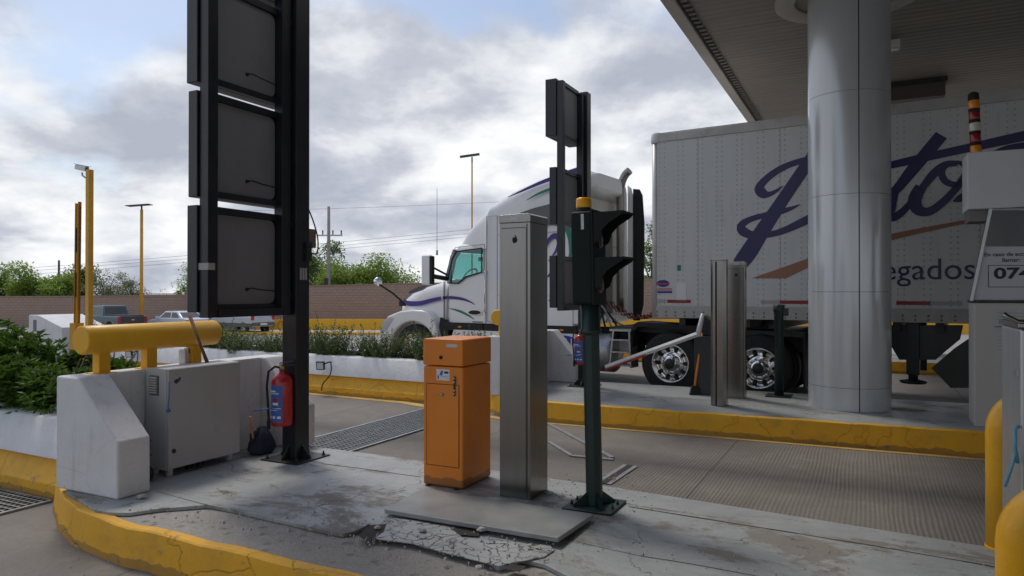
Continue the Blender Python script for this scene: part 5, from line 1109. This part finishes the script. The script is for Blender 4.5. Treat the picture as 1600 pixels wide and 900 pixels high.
# ================================================================== POLES, CAMERA, LAMPS, WIRES
def pole(name, label, cat, loc, rz=0, group=None): return thing(name, label, cat, loc, rz, group)
ypl = mat('pole_yellow', (.62, .33, .035), .6, 0, .12, 4, dirt=.35, dcol=(.28, .15, .05), ds=3)
t = thing('camera_pole', 'square yellow pole with a white camera on a side bracket at left', 'camera pole', Vector(((139.5-800)/FPX*10.0, 10.0, .45)), TH)
MB().box(-.036, .036, -.036, .036, 0, HC-(265-456)/FPX*10-.45).build('pole', ypl, t, bev=.004)
ztop = HC-(265-456)/FPX*10-.45
MB().tube([(-.045, 0, ztop-.13), (-.16, 0, ztop-.07), (-.17, 0, ztop-.03)], .012, 8).build('bracket', zin, t)
cm_ = MB().box(-.30, -.07, -.035, .035, 0, .07).build('camera_housing', pap, t, bev=.01, loc=(0, 0, ztop-.035), rot=(0, R(12), 0)); MB().box(-.31, -.06, -.042, .042, .071, .078).build('sun_shield', pap, cm_); MB().lathe([(.026, -.068), (.026, -.060), (.0, -.060)], (0, 0, .035), 'x', 12).build('lens', dgl, cm_)
t = thing('barrier_arm_post', 'slim upright yellow slotted arm left of the camera pole', 'barrier arm', Vector(((121-800)/FPX*5.34, 5.34, 1.22)), TH)
zt = HC-(322-456)/FPX*5.34-1.22
MB().box(-.019, .019, -.008, .008, 0, zt).box(-.019, -.016, -.018, .008, 0, zt+.02).box(.016, .019, -.018, .008, 0, zt+.03).build('channel', ypl, t)
for py in (375, 445): z_ = HC-(py-456)/FPX*5.34-1.22; MB().box(-.013, -.004, -.012, -.0085, z_-.09, z_+.09).build('slot', rub, t)
MB().box(-.035, .035, -.04, .03, .0, .20).build('clamp', ypl, t, bev=.006)
t.rotation_euler = (0, R(.8), TH)
def solar(px, Y, pytop, label, w):
    X = (px-800)/FPX*Y; g_ = fz(Y); h_ = HC-(pytop-456)/FPX*Y-g_
    t = thing('solar_street_lamp', label, 'street lamp', (X, Y, g_), 0, 'slim yellow lamp poles with flat dark panels')
    MB().lathe([(w, 0), (w*.8, h_-.25)], seg=10).build('pole', ypl, t)
    MB().lathe([(.06, h_-.25), (.06, h_)], seg=8).build('spigot', dkm, t)
    MB().hexa([(-1.0, -.35, h_-.02), (.62, -.35, h_+.10), (.62, .35, h_+.10), (-1.0, .35, h_-.02)], [(-1.0, -.35, h_+.02), (.62, -.35, h_+.14), (.62, .35, h_+.14), (-1.0, .35, h_+.02)]).build('solar_panel', dkm, t)
    return t
t = solar(221, 50, 322, 'yellow lamp pole with flat dark panel, rising behind the pickup and the sedan', .12)
MB().box(-.45, -.12, -.15, .15, 3.2, 3.35).build('lower_lamp', zin, t); 
t = solar(737.5, 31, 245, 'yellow lamp pole with flat dark panel, rising behind the white truck cab', .075); t.scale = (.52, .52, 1)
con = mat('pole_concrete', (.30, .29, .27), .9)
t = thing('utility_pole', 'grey concrete utility pole with a crossarm right of the sign post', 'utility pole', ((513.5-800)/FPX*60, 60, -1.1), 0)
MB().lathe([(.19, 0), (.12, 9.9)], seg=10).build('pole', con, t); MB().box(-.9, 1.15, -.06, .06, 7.42, 7.54).build('crossarm', zin, t)
for x_ in (-.5, .35, 1.05): MB().lathe([(.05, 7.54), (.06, 7.9)], (x_, 0, 0), seg=8).build('insulator', dkm, t)
MB().box(-.35, 0, -.2, .2, 3.3, 3.9).build('transformer_box', dkm, t)
t = thing('steel_pole', 'thin dark pole far off above the trees at left', 'utility pole', ((92-800)/FPX*75, 75, -1.1), 0); MB().lathe([(.12, 0), (.10, 6.05)], seg=8).build('pole', dkm, t)
wm = mat('wire_black', (.05, .05, .055), .7)
def wire(px0, py0, px1, py1, Y0, Y1, label, r=.012, sag=.25):
    a, c = at(px0, py0, Y0), at(px1, py1, Y1); pts = [a.lerp(c, k/16)-Vector((0, 0, sag*4*(k/16)*(1-k/16))) for k in range(17)]
    tag(MB().tube(pts, r, 4).build('overhead_wire', wm), label, 'wire', 'overhead wires crossing the sky')
WL_ = 'thin overhead wire crossing the pale sky'
for k, (a, b_, c_, d_) in enumerate(((-200, 440, 820, 356), (-200, 436, 820, 350), (-200, 446, 820, 361), (330, 330, 1000, 302), (480, 420, 830, 445))): wire(a, b_, c_, d_, 58+k, 58+k, WL_, .011)
# ================================================================== VEHICLES BEYOND THE LANES
def vwheel(x, y, r, parent, side):
    w = MB().lathe([(r*.62, 0), (r*.9, 0), (r, .04), (r, .18), (r*.9, .22), (0, .22)], (x, 0, r), 'y', 22, caps=False); w.v = [(a, y+side*b_, c_) for a, b_, c_ in w.v]; w = w.build('wheel', rub, parent)
    q_ = MB().lathe([(r*.64, .01), (r*.6, .02), (r*.3, .03), (0, .01)], (x, 0, r), 'y', 16, caps=False); q_.v = [(a, y+side*b_, c_) for a, b_, c_ in q_.v]; q_.build('rim', zin, w)
    for k in range(5):
        a = k*1.2566; s_ = MB().prism([(x+r*.42*math.cos(a+d)*f, r+r*.42*math.sin(a+d)*f) for d, f in ((-.25, .7), (.25, .7), (.2, 1.35), (-.2, 1.35))], 'y', .0, .01); s_.v = [(a_, y+side*b_, c_) for a_, b_, c_ in s_.v]; s_.build('spoke_gap', rub, w)
def body(L, Wd, prof, r, ax, paint, gh, ghm, label, name, cat, tail, lower=None):
    t = thing(name, label, cat)
    pts = list(prof)      # from rear bottom over the top to front bottom, then arches back
    arch = []
    for x in sorted(ax, reverse=True): arch += [(x+r*1.18*math.cos(R(a)), r*.95+r*1.18*math.sin(R(a))) for a in range(0, 181, 20)]
    zb = prof[0][1]; arch = [(x, max(z, zb)) for x, z in arch]
    b = MB().prism(pts+arch, 'y', -Wd/2, Wd/2).build('body', paint, t, bev=.07, seg=3)
    (x0, x1, y0, z0), (u0, u1, y1, z1) = gh
    g_ = MB().hexa([(x0, -y0, z0), (x1, -y0, z0), (x1, y0, z0), (x0, y0, z0)], [(u0, -y1, z1), (u1, -y1, z1), (u1, y1, z1), (u0, y1, z1)]).build('cabin', ghm, t, bev=.05, seg=3)
    def S(fx, fz_, sd): return (x0+(u0-x0)*fz_+((x1-x0)+((u1-u0)-(x1-x0))*fz_)*fx, sd*(y0+(y1-y0)*fz_+.008), z0+(z1-z0)*fz_)
    for sd in (-1, 1):
        for f0, f1 in ((.10, .44), (.48, .90)):
            v = [S(f0, .12, sd), S(f1, .12, sd), S(f1-.02, .82, sd), S(f0+.02, .82, sd)]; MB().add(v+[(a, b_-sd*.02, c_) for a, b_, c_ in v], [(0, 1, 2, 3), (7, 6, 5, 4), (0, 4, 5, 1), (1, 5, 6, 2), (2, 6, 7, 3), (3, 7, 4, 0)]).build('side_window', dgl, g_)
    for xb, xt, s_, n_ in ((x0, u0, -1, 'rear_window'), (x1, u1, 1, 'windscreen')):
        v = [(xb+(xt-xb)*f+s_*.008, sy*(y0+(y1-y0)*f)*.86, z0+(z1-z0)*f) for f, sy in ((.15, -1), (.15, 1), (.85, 1), (.85, -1))]
        MB().add(v+[(a-s_*.02, b_, c_) for a, b_, c_ in v], [(0, 1, 2, 3), (7, 6, 5, 4), (0, 4, 5, 1), (1, 5, 6, 2), (2, 6, 7, 3), (3, 7, 4, 0)]).build(n_, dgl, g_)
    for x in ax:
        for sd in (-1, 1): vwheel(x, sd*(Wd/2-.01), r, t, -sd)
    rx = prof[0][0]
    for sd in (-1, 1):
        MB().box(rx-.012, rx+.06, sd*Wd/2-sd*.01 if False else sd*(Wd/2-.2), sd*(Wd/2+.005), tail[0], tail[1]).build('tail_light', mat('tail_light_red', (.45, .015, .015), .2), t, bev=.01)
        MB().box(x1-.25, x1-.1, sd*(y0+.02), sd*(Wd/2+.14), z0-.02, z0+.14).build('door_mirror', ghm, t, bev=.02)
        MB().box(-prof[0][0]-.10, -prof[0][0]+.01, sd*(Wd/2-.35), sd*(Wd/2-.06), .62, .76).build('headlight', pap, t, bev=.01)
    MB().box(rx-.07, rx+.03, -Wd/2+.03, Wd/2-.03, prof[0][1]+.05, prof[0][1]+.27).build('bumper', lower or paint, t, bev=.03)
    MB().box(rx-.08, rx-.071, -.26, .26, prof[0][1]+.10, prof[0][1]+.22).build('number_plate', pap, t)
    return t
FW = R(147); fw = Vector((math.cos(FW), math.sin(FW), 0)); lf = Vector((-math.sin(FW), math.cos(FW), 0))
def park(t, px, Y, L, Wd, g=None):    # rear corner on the camera's side at photo column px
    c = Vector(((px-800)/FPX*Y, Y, -1.1 if g is None else g)); t.location = c+fw*L/2-lf*Wd/2; t.rotation_euler = (0, 0, FW)
bl_ = mat('pickup_blue_grey', (.07, .115, .15), .3, .3, .06, 2, coat=.5); sil = mat('silver_paint', (.48, .52, .57), .3, .4, .05, 2, coat=.4); cw = mat('sedan_white', (.62, .68, .74), .3, .1, .05, 2, coat=.4)
t = body(5.6, 1.95, [(-2.8, .45), (-2.8, 1.18), (-.85, 1.20), (1.15, 1.22), (2.55, 1.15), (2.8, .98), (2.8, .42)], .38, (-1.75, 1.85), bl_, ((-.85, 1.35, .90, 1.19), (-.65, .70, .74, 1.84)), bl_, 'blue grey crew-cab pickup with a dark tailgate parked by the brown wall', 'pickup_truck', 'pickup truck', (.80, 1.12), dkm)
MB().box(-2.83, -2.79, -.78, .78, .66, 1.17).build('tailgate', mat('dark_tailgate', (.04, .042, .045), .4), t, bev=.02); MB().box(-2.838, -2.832, -.1, .1, .9, .97).build('emblem', zin, t)
MB().box(-2.72, -1.0, -.78, .78, 1.17, 1.225).build('bed_cover', rub, t)
park(t, 184, 45.8, 5.6, 1.95)
t = body(4.5, 1.75, [(-2.25, .38), (-2.25, .95), (-1.9, 1.02), (1.0, .98), (2.0, .82), (2.25, .66), (2.25, .36)], .31, (-1.35, 1.38), cw, ((-1.75, 1.15, .82, .98), (-.95, .45, .66, 1.46)), cw, 'white sedan between the pickup and the silver wagon', 'sedan', 'car', (.72, .90))
park(t, 291, 46.5, 4.5, 1.75)
t = body(4.4, 1.8, [(-2.2, .50), (-2.2, 1.08), (-1.9, 1.12), (1.0, 1.10), (2.0, .98), (2.2, .80), (2.2, .46)], .36, (-1.35, 1.38), sil, ((-2.1, 1.2, .86, 1.08), (-1.85, .55, .72, 1.74)), sil, 'silver wagon with grey lower cladding seen below the sign frame', 'station_wagon', 'car', (.92, 1.2), mat('cladding_grey', (.10, .105, .11), .7))
for sd in (-1, 1): MB().box(-2.21, 1.0, sd*.86, sd*.915, .48, .72).build('cladding', MATS['cladding_grey'], t, bev=.01)
park(t, 393, 45.8, 4.4, 1.8)
# bicycle by the parapet
t = thing('bicycle', 'dark bicycle leaning by the yellow parapet right of the silver wagon', 'bicycle', ((430-800)/FPX*47.5, 47.5, -.96), R(10))
for x_ in (-.5, .5): MB().lathe([(.33, -.02), (.345, 0), (.33, .02), (.31, 0)], (x_, 0, .34), 'y', 24, caps=False).build('wheel', rub, t)
MB().tube([(-.5, 0, .34), (-.15, 0, .78), (.35, 0, .82), (-.05, 0, .32), (-.5, 0, .34)], .025, 6).tube([(.5, 0, .34), (.33, 0, .95)], .022, 6).tube([(-.05, 0, .32), (-.2, 0, .92)], .02, 6).build('frame', red, t)
MB().tube([(.33, -.25, .98), (.33, .25, .98)], .018, 6).build('handlebar', dkm, t); MB().box(-.30, -.08, -.07, .07, .92, .97).build('saddle', rub, t)
MB().box(-.25, .25, .3, .6, 1.0, 1.25).build('tmpbox', blu, t).name = 'blue_crate'
# red plastic road barrier
t = thing('plastic_barrier', 'faded red plastic road barrier at the far left edge', 'road barrier', ((2-800)/FPX*30, 30, fz(30)), TH)
MB().prism([(-.30, 0), (.30, 0), (.16, .30), (.12, .62), (.06, .72), (-.06, .72), (-.12, .62), (-.16, .3)], 'x', -.9, .9).build('barrier', mat('faded_red_plastic', (.52, .09, .05), .6, 0, .12, 4), t, bev=.03)
# ================================================================== TREES
def tree(px, Y, top, wpx, lm, label, n=2600, ls=.20, airy=1.0, seed=0, base=-1.1):
    random.seed(seed); X = (px-800)/FPX*Y; H = HC-(top-456)/FPX*Y-base; Rw = wpx/FPX*Y/2
    t = thing('tree', label, 'tree', (X, Y, base), 0)
    limbs = MB(); limbs.tube([(0, 0, 0), (.1, 0, H*.25), (-.05, .1, H*.42)], [.22, .17, .13], 8); b = MB(); lumps = []
    for k in range(15):
        an = random.uniform(0, 6.28); rr = Rw*random.uniform(.15, .82); hz_ = random.uniform(.42, .95)-(.25*(rr/Rw)**2); p = Vector((math.cos(an)*rr, math.sin(an)*rr*.8, H*hz_))
        limbs.tube([(-.05, .1, H*.38), (p.x*.45, p.y*.45, H*(.40+hz_)/2), p], [.09, .05, .02], 5); lumps.append((p, random.uniform(.20, .42)*Rw))
    lumps.sort(key=lambda q_: -q_[0].z); lumps[0][0].z = H-lumps[0][1]*.55
    for i in range(n):
        c_, r_ = random.choice(lumps); d = Vector((random.gauss(0, 1), random.gauss(0, 1), random.gauss(0, .75))).normalized(); p = c_+d*r_*random.uniform(.3, 1.15)*airy; p.z = max(.6, min(p.z, H*1.02))
        leaf(b, p, Vector((random.gauss(0, 1), random.gauss(0, 1), random.gauss(.1, .8))), ls*random.uniform(.6, 1.3), ls*.45, .2)
    limbs.build('trunk', bark, t); b.build('crown', lm, t, fix=False); return t
for i, a in enumerate(((-38, 62, 425, 90, 1, 'dark green tree at the left edge of the tree row'), (18, 64, 416, 105, 0, 'green tree at the far left above the brown wall'), (70, 62, 414, 105, 0, 'bright green bushy tree left of the yellow poles'), (112, 66, 417, 90, 1, 'dark green tree right behind the two yellow poles'))):
    tree(*a[:4], LF_T[a[4]], a[5], 6500, .30, 1.0, 100+i)
tree(166, 63, 424, 74, LF_T[2], 'airy grey-green tree right of the camera pole', 3200, .18, 1.2, 120); tree(206, 66, 428, 60, LF_T[2], 'airy pale tree behind the left lamp pole', 2800, .18, 1.2, 121); tree(246, 68, 452, 40, LF_T[2], 'low sparse shrub tree between lamp pole and sign', 500, .15, 1.3, 122)
tree(296, 60, 414, 60, LF_T[0], 'bright green tree showing just left of the big sign', 2000, .2, 1.1, 123)
tree(508, 66, 380, 120, LF_T[1], 'taller dark green tree beside the utility pole', 7500, .30, 1.0, 124); tree(552, 63, 408, 120, LF_T[0], 'light green tree right of the utility pole', 7000, .28, 1.05, 125)
tree(600, 62, 400, 130, LF_T[0], 'bright yellow-green rounded tree before the truck hood', 7500, .28, 1.05, 126); tree(1020, 56, 350, 80, LF_T[1], 'dark tree seen in the gap between truck and trailer', 4200, .24, 1.05, 127); tree(470, 70, 400, 70, LF_T[1], 'dark tree mostly behind the black sign post', 2400, .24, 1.0, 128)
tree(1100, 60, 380, 90, LF_T[1], 'tree hidden behind the front of the trailer', 2400, .25, 1, 129)
